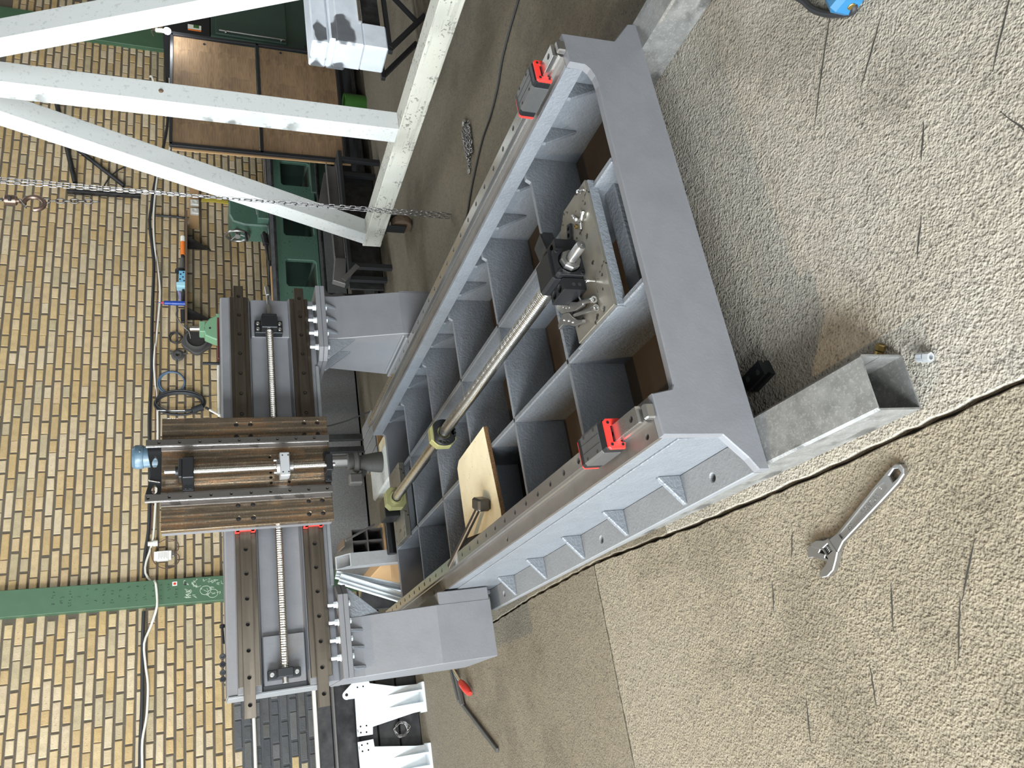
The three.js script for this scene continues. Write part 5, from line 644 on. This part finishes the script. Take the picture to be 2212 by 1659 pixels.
  const mg = thing('mesh_guard', 'round black fan guard with wire mesh and pointed rim on the wall', 'fan guard', [3.58, 1.33, -6.92]); { const cx = 3.605, cy = 1.457, z = -6.9, rim = []; for (let i = 0; i < 36; i++) { const a = i / 36 * Math.PI * 2, k = Math.max(0, Math.cos(a - Math.PI)) ** 8 * 0.028 + Math.max(0, Math.cos(a - 1.9)) ** 10 * 0.02 + Math.max(0, Math.cos(a + 1.9)) ** 10 * 0.02; rim.push([cx + (0.118 + k) * Math.cos(a), cy + (0.118 + k) * Math.sin(a)]); }
    part(mg, 'rim', [prism(rim, 'z', z - 0.06, z - 0.01, [circle(cx, cy, 0.098, 30)], 0.006), lathe([[0.083, 0], [0.104, 0], [0.1, 0.03], [0.086, 0.034]], [cx, cy, z - 0.015], [cx, cy, z + 0.02], 32)], M.castIron); part(mg, 'back', cyl([cx, cy, z - 0.06], [cx, cy, z - 0.05], 0.1, 0.1, 28), M.hole);
    const mm = []; for (let i = -8; i <= 8; i++) { const d = i * 0.0105, h = Math.sqrt(Math.max(0, 0.086 * 0.086 - d * d)); for (const s of [1, -1]) { const a = s * Math.PI / 4, ca = Math.cos(a), sa = Math.sin(a); mm.push(bar([cx - sa * d - ca * h, cy + ca * d - sa * h, z + s * 0.0008], [cx - sa * d + ca * h, cy + ca * d + sa * h, z + s * 0.0008], 0.0026, 0.0016, 0)); } } const o = part(mg, 'mesh', mm, M.greySteel); o.userData.kind = 'stuff'; }
  const v = thing('bench_vise', 'pale green vise with a bright spindle on the bench behind the beam', 'vise', [3.42, 1.12, -6.35]); part(v, 'jaw', prism([[3.25, 1.12], [3.55, 1.12], [3.55, 1.3], [3.53, 1.3], [3.5, 1.35], [3.45, 1.39], [3.4, 1.405], [3.33, 1.39], [3.3, 1.33], [3.27, 1.25]], 'z', -6.42, -6.3, [], 0.01), M.viseGreen); part(v, 'jaw_block', box(3.365, 3.47, 1.385, 1.435, -6.42, -6.3, 0.006), M.viseGreen); part(v, 'spindle', cyl([3.425, 1.43, -6.36], [3.425, 1.51, -6.36], 0.025), M.bright); part(v, 'spindle_hole', cyl([3.4, 1.35, -6.3], [3.4, 1.35, -6.2975], 0.009, 0.009, 10, 0.0002), M.hole);
  const wb = thing('workbench', 'dark steel workbench standing behind the gantry beam', 'workbench', [3.0, 0, -6.5]); part(wb, 'top', box(2.3, 3.7, 1.07, 1.12, -6.75, -6.27, 0.003), M.darkSteel); for (const x of [2.35, 3.6]) for (const z of [-6.7, -6.38]) part(wb, 'leg', box(x, x + 0.05, 0, 1.07, z, z + 0.05), M.darkSteel);
  // ballast of a lamp, left hanging by its wires
  const ba = thing('lamp_ballast', 'white lamp ballast with printed label hanging by wires on the wall', 'ballast', [1.61, 1.66, -6.97]); part(ba, 'case', box(1.567, 1.646, 1.683, 1.772, -6.985, -6.93, 0.004), M.cream); part(ba, 'end_cover', box(1.573, 1.645, 1.66, 1.6835, -6.985, -6.935, 0.003), M.cream); part(ba, 'end_cover', box(1.573, 1.645, 1.7715, 1.792, -6.985, -6.935, 0.003), M.cream); part(ba, 'terminal', box(1.6, 1.64, 1.638, 1.66, -6.985, -6.955, 0.003), M.satin);
  parts(ba, 'label_print', [...Array(7)].map((_, i) => box(1.578 + (i % 2) * 0.012, 1.636, 1.694 + i * 0.01, 1.6965 + i * 0.01, -6.9305, -6.9293, 0.0002)), M.greySteel);
  single('lamp_socket', 'grey lamp holder fixed by the pale conduit above the ballast', 'lamp holder', [cyl([1.72, 1.80, -6.96], [1.72, 1.765, -6.96], 0.026), cyl([1.72, 1.84, -6.96], [1.72, 1.80, -6.96], 0.02)], M.porcelain);
  for (const [l, p] of [['brown wire loop above the hanging ballast', [[1.70, 1.79], [1.73, 1.74], [1.745, 1.70], [1.735, 1.64], [1.70, 1.61], [1.65, 1.61], [1.63, 1.64]]], ['brown wire loop below the hanging ballast', [[1.62, 1.64], [1.61, 1.61], [1.57, 1.6], [1.53, 1.62], [1.5, 1.68], [1.52, 1.75], [1.58, 1.8], [1.68, 1.815]]]]) single('ballast_wire', l, 'wire', wire(wall(p, 0.03), 0.004, 5), M.cableBrown);
}
{ // marks on the column, flat strokes of chalk and felt pen
  const col = scene.getObjectByName('trim_1'), Zc = -6.9045, chalk = std({ color: C(0.45, 0.5, 0.4), roughness: 0.9 }), pen = std({ color: C(0.012, 0.025, 0.02), roughness: 0.7 });
  const mark = (pts, m, r = 0.0016) => { const o = mesh('mark', wire(pts.map(([x, y]) => [x, y, Zc]), r, 4, false, 3), m); col.add(o); };
  const ring2 = (x, y, r) => mark(Array.from({ length: 13 }, (_, i) => [x + r * Math.cos(i / 12 * 6.4), y + r * 1.15 * Math.sin(i / 12 * 6.4)]), chalk, 0.002);
  ring2(1.285, 1.4, 0.036); ring2(1.255, 1.345, 0.034); mark([[1.29, 1.415], [1.27, 1.38], [1.3, 1.39]], chalk); mark([[1.262, 1.36], [1.25, 1.33], [1.26, 1.33], [1.245, 1.35]], chalk);
  for (let i = 0; i < 26; i++) { const x = 1.24 + rnd() * 0.13, y = 1.27 + rnd() * 0.28, p = []; for (let k = 0; k < 5; k++) p.push([x + rr(-0.016, 0.016), y + rr(-0.02, 0.02)]); mark(p, chalk, 0.0014); }
  for (let r = 0; r < 16; r++) { const y = 1.62 + r * 0.058; for (let k = 0; k < 6; k++) { if (rnd() < 0.3) continue; const x = 1.24 + k * 0.022 + (y - 1.25) * 0.026, p = []; for (let q = 0; q < 4; q++) p.push([x + rr(-0.007, 0.007), y + rr(-0.013, 0.013)]); mark(p, pen, 0.0012); } }
  // 1AK in chalk
  mark([[1.24, 1.55], [1.24, 1.51]], chalk, 0.0024); mark([[1.255, 1.51], [1.265, 1.55], [1.275, 1.51]], chalk, 0.0024); mark([[1.259, 1.527], [1.271, 1.527]], chalk, 0.002); mark([[1.285, 1.55], [1.285, 1.51]], chalk, 0.0024); mark([[1.302, 1.55], [1.286, 1.53], [1.303, 1.51]], chalk, 0.0024);
  col.add(mesh('tag', box(1.345, 1.378, 1.615, 1.65, -6.906, -6.9035, 0.0005), M.cream)); col.add(mesh('tag_print', box(1.352, 1.371, 1.622, 1.643, -6.9038, -6.9028, 0.0003), M.redPlastic)); col.add(mesh('knockout_hole', cyl([1.352, 1.552, -6.906], [1.352, 1.552, -6.9035], 0.012, 0.012, 14, 0.0002), M.hole));
  struct('trim_2', turn(box(7.22, 7.5, 0, 5, -7.02, -6.95, 0.004), [0, 0, 1], 0, [7.3, 2, -7]), M.columnGreen);
}
// ------------------------------------------------------------------ left of the gantry: brackets, dark steel, clamp
{
  const brk = (label, mir) => { const f = (x) => mir ? -0.0515 - x : x, P = (pts) => { const o = pts.map(([x, y]) => [f(x), y]); return mir ? o.reverse() : o; };
    const t = thing('painted_bracket', label, 'steel bracket', [f(0.15), 0, -5.68], 'white brackets standing on the floor'), ear = []; for (let i = 0; i <= 8; i++) { const a = 0.6 + i / 8 * 2.9; ear.push([0.262 + 0.03 * Math.cos(a), 0.514 + 0.03 * Math.sin(a)]); }
    const out = [[0.332, 0.475], ...ear, [0.232, 0.462], [-0.009, 0.466], [-0.011, 0.361], [0.036, 0.357], [0.079, 0.069], [0.082, 0.005], [0.262, 0.005], [0.269, 0.173], [0.316, 0.353], [0.332, 0.36]];
    const h = [[0.264, 0.516, 0.011], [0.302, 0.439, 0.006], [0.302, 0.4, 0.006], [0.051, 0.439, 0.006], [0.05, 0.399, 0.006], [0.013, 0.44, 0.006], [0.01, 0.402, 0.006]].map(([x, y, r]) => P(circle(x, y, r, 12)));
    h.push(P([[0.017, 0.4575], [0.036, 0.4575], [0.036, 0.4615], [0.017, 0.4615]]));
    part(t, 'plate', prism(P(out), 'z', -5.732, -5.72, h, 0.001), M.whitePaint); part(t, 'foot_plate', box(f(0.072), f(0.268), 0, 0.016, -5.735, -5.6, 0.002), M.whitePaint);
    for (const x of [0.213, 0.132]) part(t, 'rib', prism([[-5.72, 0.016], [-5.61, 0.016], [-5.61, 0.03], [-5.72, 0.24]], 'x', f(x) - 0.006, f(x) + 0.006, [], 0.001), M.whitePaint); return t; };
  brk('white steel bracket with a rounded ear, its foot nearer the gantry column', false); brk('white steel bracket cut off by the picture edge, farther from the gantry column', true);
  single('steel_beam', 'dark square steel beam lying on top of the stack against the wall', 'steel beam', [box(-1.4, 0.72, 0.605, 0.70, -6.0, -5.86, 0.006)], M.darkSteel); single('pale_bar', 'thin pale bar lying on the topmost dark steel beam', 'steel bar', box(-1.4, 0.7, 0.70, 0.722, -5.93, -5.88, 0.003), M.conduit);
  const ch = thing('steel_channel', 'wide dark steel channel in the stack behind the white brackets', 'steel channel', [-0.3, 0.44, -5.9]); part(ch, 'web', box(-1.4, 0.74, 0.45, 0.602, -5.9, -5.85, 0.004), M.darkSteel); part(ch, 'flange', box(-1.4, 0.74, 0.59, 0.604, -5.86, -5.79, 0.002), M.greySteel); part(ch, 'flange', box(-1.4, 0.74, 0.44, 0.455, -5.86, -5.79, 0.002), M.darkSteel);
  [[0.305, 0.438, 'uppermost'], [0.155, 0.3, 'middle'], [0.0, 0.15, 'lowest']].forEach(([a, b, w], i) => single('steel_plank', w + ' of three dark steel flats stacked behind the white brackets', 'steel flat', box(-1.4, 0.76, a, b, -5.95, -5.82 - i * 0.006, 0.006), M.darkSteel, 'dark flats behind the brackets'));
  const wt = thing('wire_tangle', 'tangle of pale wire hanging before the dark steel flats', 'wire', [-0.02, 0.08, -5.78]); for (let k = 0; k < 4; k++) { const p = []; for (let i = 0; i < 9; i++) { const a = i / 9 * 6.3; p.push([-0.01 + 0.05 * Math.cos(a) * (0.6 + 0.5 * rnd()), 0.15 + 0.06 * Math.sin(a) * (0.6 + 0.5 * rnd()), -5.79 + rr(-0.01, 0.01)]); } part(wt, 'strand', wire(p, 0.0025, 5, true), M.satin); }
  single('wall_pipe', 'bright thin pipe fixed level on the dark painted bricks', 'pipe', wire([[0.42, 1.055, -6.95], [0.0, 1.05, -6.95], [-0.9, 1.05, -6.95]], 0.014, 8), M.conduit);
  const cl = thing('bar_clamp', 'steel bar clamp with a red handle lying on the floor behind the gantry column', 'clamp', [0.08, 0, -4.62]);
  part(cl, 'bar', bar([0.10, 0.012, -4.79], [-0.19, 0.012, -4.205], 0.026, 0.012, 0.002), M.castIron); part(cl, 'fixed_arm', bar([0.085, 0.016, -4.765], [0.275, 0.018, -4.845], 0.03, 0.02, 0.004), M.castIron); part(cl, 'sliding_arm', bar([0.06, 0.018, -4.70], [0.262, 0.02, -4.76], 0.03, 0.022, 0.004), M.castIron); part(cl, 'spindle', cyl([0.275, 0.03, -4.77], [0.19, 0.034, -4.635], 0.009), M.bright); part(cl, 'handle', lathe([[0, 0], [0.014, 0.002], [0.021, 0.03], [0.023, 0.09], [0.018, 0.14], [0.012, 0.155], [0, 0.157]], [0.19, 0.034, -4.635], [0.11, 0.026, -4.50], 16), M.redPlastic, 'worn red handle');
}
// ------------------------------------------------------------------ beyond the far end of the bed
{
  for (const [i, x, y, l] of [[0, 1.131, 0.302, 'lower tube on the wrench side'], [1, 1.211, 0.302, 'lower tube on the crane side'], [2, 1.131, 0.405, 'upper tube on the wrench side'], [3, 1.211, 0.405, 'upper tube on the crane side']]) { const t = thing('square_tube', 'dark open ended square tube in a bundle of four, ' + l, 'steel tube', [x, y, -5.4], 'bundle of four dark square tubes'); const w = 0.0395, h = 0.051; part(t, 'tube_wall', prism([[x - w, y], [x + w, y], [x + w, y + 2 * h], [x - w, y + 2 * h]], 'z', -5.9, -5.1, [[[x - w + 0.004, y + 0.004], [x + w - 0.004, y + 0.004], [x + w - 0.004, y + 2 * h - 0.004], [x - w + 0.004, y + 2 * h - 0.004]]]), M.greySteel); part(t, 'end_stop', box(x - w + 0.004, x + w - 0.004, y + 0.004, y + 2 * h - 0.004, -5.89, -5.88, 0), M.blackMatte); }
  single('timber_block', 'rough timber block carrying the bundle of dark tubes', 'block', box(1.02, 1.3, 0, 0.3, -5.9, -5.1, 0.008), M.timber);
  single('flat_bar', 'brown flat bar lying slantwise over the bundle of dark tubes', 'steel bar', bar([1.165, 0.565, -5.08], [1.25, 0.515, -5.6], 0.05, 0.012), M.rustEdge); single('flat_bar', 'brown flat bar leaning down beside the dark tube bundle', 'steel bar', bar([1.17, 0.56, -5.05], [1.262, 0.36, -5.05], 0.012, 0.03, 0.002, [0, 0, 1]), M.greySteel);
  const sq = thing('mitred_tube', 'light grey square tube with a mitred open end standing behind the bed', 'steel tube', [0.975, 0, -4.75]); const wallp = (x0, x1, z0, z1) => convexFaces([[[x0, 0, z0], [x1, 0, z0], [x1, 0, z1], [x0, 0, z1]], [[x0, 0.595 + (-4.71 - z0), z0], [x1, 0.595 + (-4.71 - z0), z0], [x1, 0.595 + (-4.71 - z1), z1], [x0, 0.595 + (-4.71 - z1), z1]], [[x0, 0, z0], [x1, 0, z0], [x1, 0.595 + (-4.71 - z0), z0], [x0, 0.595 + (-4.71 - z0), z0]], [[x0, 0, z1], [x1, 0, z1], [x1, 0.595 + (-4.71 - z1), z1], [x0, 0.595 + (-4.71 - z1), z1]], [[x0, 0, z0], [x0, 0, z1], [x0, 0.595 + (-4.71 - z1), z1], [x0, 0.595 + (-4.71 - z0), z0]], [[x1, 0, z0], [x1, 0, z1], [x1, 0.595 + (-4.71 - z1), z1], [x1, 0.595 + (-4.71 - z0), z0]]]);
  part(sq, 'tube_wall', [wallp(0.934, 1.014, -4.715, -4.71), wallp(0.934, 1.014, -4.79, -4.785), wallp(0.934, 0.939, -4.785, -4.715), wallp(1.009, 1.014, -4.785, -4.715)], M.tubeBright);
  const prof = (label, p, q, w) => { const t = thing('aluminium_profile', label, 'metal profile', [q[0], q[1] - 0.05, q[2]], 'pale metal profiles leaning behind the bed'); part(t, 'web', bar(p, q, w, 0.01, 0.001, [0.2, 0.2, 1]), M.whitePaint); const d = V(...q).sub(V(...p)).normalize(), s = V(0.2, 0.2, 1).cross(d).normalize(); for (const k of [-1, -0.2, 1]) { const o = s.clone().multiplyScalar(k * (w / 2 - 0.004)); part(t, 'flange', bar([p[0] + o.x, p[1] + o.y, p[2] + o.z + 0.008], [q[0] + o.x, q[1] + o.y, q[2] + o.z + 0.008], 0.006, 0.018, 0.001, [0.2, 0.2, 1]), M.whitePaint); } return t; };
  prof('pale metal profile leaning behind the bed, upper of the two', [0.893, 0.69, -4.72], [0.70, 0.06, -4.70], 0.046); prof('pale metal profile leaning behind the bed, lower and wider of the two', [0.862, 0.675, -4.69], [0.60, 0.06, -4.67], 0.062);
  single('dark_plate', 'dark steel plate standing among the scrap behind the bed', 'plate', prism([[0.66, 0.0], [0.80, 0.0], [0.79, 0.53], [0.735, 0.545], [0.68, 0.5]], 'z', -4.82, -4.8, [], 0.003), M.darkSteel); single('timber_block', 'low timber block among the scrap behind the bed', 'block', box(0.64, 1.02, 0, 0.26, -5.15, -4.85, 0.008), M.timber);
  single('oily_pipe', 'oily dark pipe lying behind the far end of the bed', 'pipe', cyl([1.20, 0.345, -4.69], [0.98, 0.345, -4.69], 0.03, 0.03, 18, 0.003), M.blackOxide); single('pipe_rest', 'rusty block under the oily pipe behind the bed', 'block', box(1.03, 1.22, 0, 0.315, -4.74, -4.645, 0.008), M.rustEdge);
  for (let i = 0; i < 4; i++) { const x = 1.752 + i * 0.099; const t = thing('slab', ['grey faced slab with tan sides, nearest the upright spindle', 'second grey faced slab from the upright spindle', 'third grey faced slab from the upright spindle', 'grey faced slab with tan sides, nearest the crane'][i], 'slab', [x + 0.047, 0, -5.3], 'row of four grey slabs'); part(t, 'core', box(x, x + 0.094, 0, 0.268, -5.5 + i * -0.015, -5.11 - i * 0.018, 0.003), M.timber); part(t, 'face', box(x + 0.003, x + 0.091, 0.2685, 0.282, -5.497 + i * -0.015, -5.113 - i * 0.018, 0.003), M.paintFlange); }
  single('white_block', 'chipped whitish block behind the far end of the bed', 'block', [box(1.49, 1.735, 0, 0.30, -5.3, -4.72, 0.012), box(1.736, 1.83, 0, 0.27, -5.08, -4.74, 0.012)].slice(0, 1), std({ color: C(0.5, 0.5, 0.46), roughness: 0.9, map: again(tDirt, 3), bumpMap: again(tLump, 6), bumpScale: 0.004 })); single('white_block', 'smaller speckled white block beside the row of grey slabs', 'block', box(1.745, 1.85, 0, 0.27, -5.09, -4.74, 0.012), M.chipboard);
  const sp = thing('machine_spindle', 'upright dark spindle with stacked flanges standing behind the bed', 'spindle', [1.66, 0.3, -4.92]); part(sp, 'shaft', cyl([1.672, 0.53, -4.92], [1.676, 0.9, -4.92], 0.04, 0.04, 24), M.satin); part(sp, 'collar', lathe([[0, 0], [0.054, 0], [0.056, 0.01], [0.056, 0.036], [0.05, 0.042], [0, 0.042]], [1.67, 0.492, -4.92], [1.67, 0.54, -4.92], 24), M.castIron); part(sp, 'flange', lathe([[0, 0], [0.07, 0], [0.073, 0.01], [0.06, 0.034], [0, 0.036]], [1.66, 0.457, -4.92], [1.66, 0.5, -4.92], 24), M.castIron); part(sp, 'base', lathe([[0, 0], [0.07, 0], [0.07, 0.02], [0.05, 0.15], [0, 0.157]], [1.655, 0.301, -4.92], [1.655, 0.4, -4.92], 24), M.castIron); part(sp, 'gear_box', box(1.505, 1.575, 0.44, 0.53, -4.95, -4.88, 0.01), M.greySteel); part(sp, 'arm', bar([1.54, 0.45, -4.93], [1.6, 0.42, -4.93], 0.03, 0.03), M.castIron);
  single('thin_lead', 'thin black lead running along the wall foot beyond the gantry', 'cable', wire([[2.75, 0.55, -6.9], [2.62, 0.4, -6.7], [2.5, 0.28, -6.3], [2.45, 0.05, -5.9], [2.3, 0.006, -5.6], [2.25, 0.006, -5.2], [2.1, 0.006, -4.9]], 0.007, 6), M.cable);
}
// ------------------------------------------------------------------ on top of the beam
{
  const Y = 1.3415; single('brown_strip', 'red brown strip lying on the beam top above the end bearing', 'strip', box(1.86, 2.1, Y, Y + 0.01, -3.84, -3.77, 0.002), M.maroon); single('white_tube', 'thin white tube lying along the top of the beam', 'tube', cyl([1.55, Y + 0.007, -3.79], [1.83, Y + 0.007, -3.79], 0.007), M.cream);
  single('black_pin', 'black pin standing upright on the beam top', 'pin', cyl([1.846, Y, -3.8], [1.846, Y + 0.08, -3.8], 0.008), M.blackMatte);
  const pen = thing('marker_pen', 'white pen with a black cap leaning on the beam beside the saddle', 'pen', [1.57, Y, -3.76]); part(pen, 'barrel', cyl([1.545, Y + 0.006, -3.76], [1.59, Y + 0.05, -3.8], 0.006), M.cream); part(pen, 'cap', cyl([1.59, Y + 0.05, -3.8], [1.61, Y + 0.068, -3.818], 0.0065), M.blackMatte);
  const b = thing('cap_bolt', 'long black cap bolt lying on the beam end above the upper rail', 'bolt', [0.49, Y, -3.7]); part(b, 'head', socketHead([0.52, Y + 0.011, -3.7], [1, 0, 0], 0.011, 0.014), M.blackOxide); part(b, 'shank', cyl([0.452, Y + 0.008, -3.7], [0.52, Y + 0.011, -3.7], 0.006), M.blackOxide);
  [[0.40, 'nearest the long black bolt'], [0.366, 'second from the long black bolt'], [0.334, 'third from the long black bolt'], [0.306, 'nearest the beam end']].forEach(([x, w]) => { const t = thing('cap_bolt', 'short black cap bolt on the beam end, ' + w, 'bolt', [x, Y, -3.69], 'short bolts on the beam end'); part(t, 'head', socketHead([x, Y + 0.0125, -3.69], [rr(-0.3, 0.3), 0, 1], 0.0125, 0.014), M.blackOxide); part(t, 'shank', cyl([x, Y + 0.0125, -3.75], [x, Y + 0.0125, -3.69], 0.0065), M.blackOxide); });
}
// ------------------------------------------------------------------ at the picture's edges
{
  const t = thing('blue_tool', 'blue power tool on the rough floor, cut off by the picture edge', 'power tool', [1.45, 0, -0.87]); part(t, 'body', [box(1.352, 1.6, 0.004, 0.075, -0.912, -0.852, 0.012)], M.blueTool); part(t, 'clip', cyl([1.349, 0.035, -0.878], [1.36, 0.035, -0.878], 0.009), M.brass);
  single('black_hose', 'black hose curving over the floor from the blue tool', 'hose', wire([[1.7, 0.011, -1.05], [1.58, 0.011, -1.025], [1.517, 0.011, -1.0], [1.47, 0.011, -0.985], [1.42, 0.011, -0.955], [1.375, 0.013, -0.915], [1.352, 0.02, -0.888], [1.356, 0.03, -0.875]], 0.0085, 8), M.cable);
  const w = thing('primed_casting', 'white primed machine casting on a black frame behind the crane', 'machine part', [4.4, 0.2, -3.6]);
  part(w, 'body', box(4.03, 5.2, 0.535, 0.66, -3.85, -3.6, 0.012), M.primer); part(w, 'ledge', box(4.035, 5.2, 0.66, 0.765, -3.85, -3.64, 0.01), M.primer); part(w, 'cheek', box(4.0, 5.2, 0.44, 0.625, -3.8, -3.585, 0.014), M.primer); part(w, 'foot', box(4.01, 4.215, 0.29, 0.445, -3.8, -3.59, 0.008), M.primer); part(w, 'recess', box(4.215, 5.2, 0.29, 0.44, -3.8, -3.7, 0.004), M.darkSteel); part(w, 'slideway', box(4.2, 5.2, 0.45, 0.47, -3.6, -3.57, 0.003), M.bright);
  const f = thing('frame_stand', 'black welded stand of square tube under the white casting', 'stand', [4.4, 0, -3.65]); part(f, 'rail', box(4.0, 5.2, 0.262, 0.289, -3.62, -3.59), M.blackFrame); part(f, 'leg', bar([4.03, 0.275, -3.6], [4.39, 0.0, -3.6], 0.03, 0.03), M.blackFrame); part(f, 'leg', bar([4.31, 0.06, -3.6], [4.6, 0.27, -3.6], 0.026, 0.026), M.blackFrame); part(f, 'leg', bar([4.03, 0.275, -3.84], [4.39, 0.0, -3.84], 0.03, 0.03), M.blackFrame); part(f, 'leg', box(5.15, 5.18, 0, 0.262, -3.85, -3.6), M.blackFrame); part(f, 'rail', box(4.0, 5.2, 0.262, 0.289, -3.85, -3.82), M.blackFrame); part(f, 'upright', bar([4.12, 0.765, -3.72], [4.12, 1.15, -3.72], 0.02, 0.02), M.blackFrame);
  // workshop lamp over the left side, above the picture
  const l = thing('pendant_lamp', 'enamel workshop lamp hanging above the left end of the gantry', 'lamp', [-0.75, 2.75, -2.7]); part(l, 'shade', lathe([[0.03, 0.14], [0.05, 0.12], [0.16, 0.02], [0.17, 0], [0.164, 0], [0.15, 0.02], [0.045, 0.112], [0.03, 0.13]], [-0.75, 2.75, -2.7], [-0.75, 2.95, -2.7], 28), M.whitePaint); part(l, 'cord', cyl([-0.75, 2.88, -2.7], [-0.75, 5.0, -2.7], 0.006, 0.006, 8), M.cable);
  part(l, 'bulb', lathe([[0, 0], [0.025, 0.006], [0.034, 0.03], [0.025, 0.055], [0.014, 0.075], [0, 0.076]], [-0.75, 2.745, -2.7], [-0.75, 2.85, -2.7], 18), new THREE.MeshStandardMaterial({ color: 0xffffff, emissive: new THREE.Color(1, 0.72, 0.38), emissiveIntensity: 12 }));
  const p = new THREE.PointLight(new THREE.Color(1, 0.74, 0.42), LAMP_LIGHT, 0, 2); p.position.set(-0.75, 2.735, -2.7); p.castShadow = true; p.shadow.radius = 2; scene.add(p);
}

renderer.render(scene, camera);
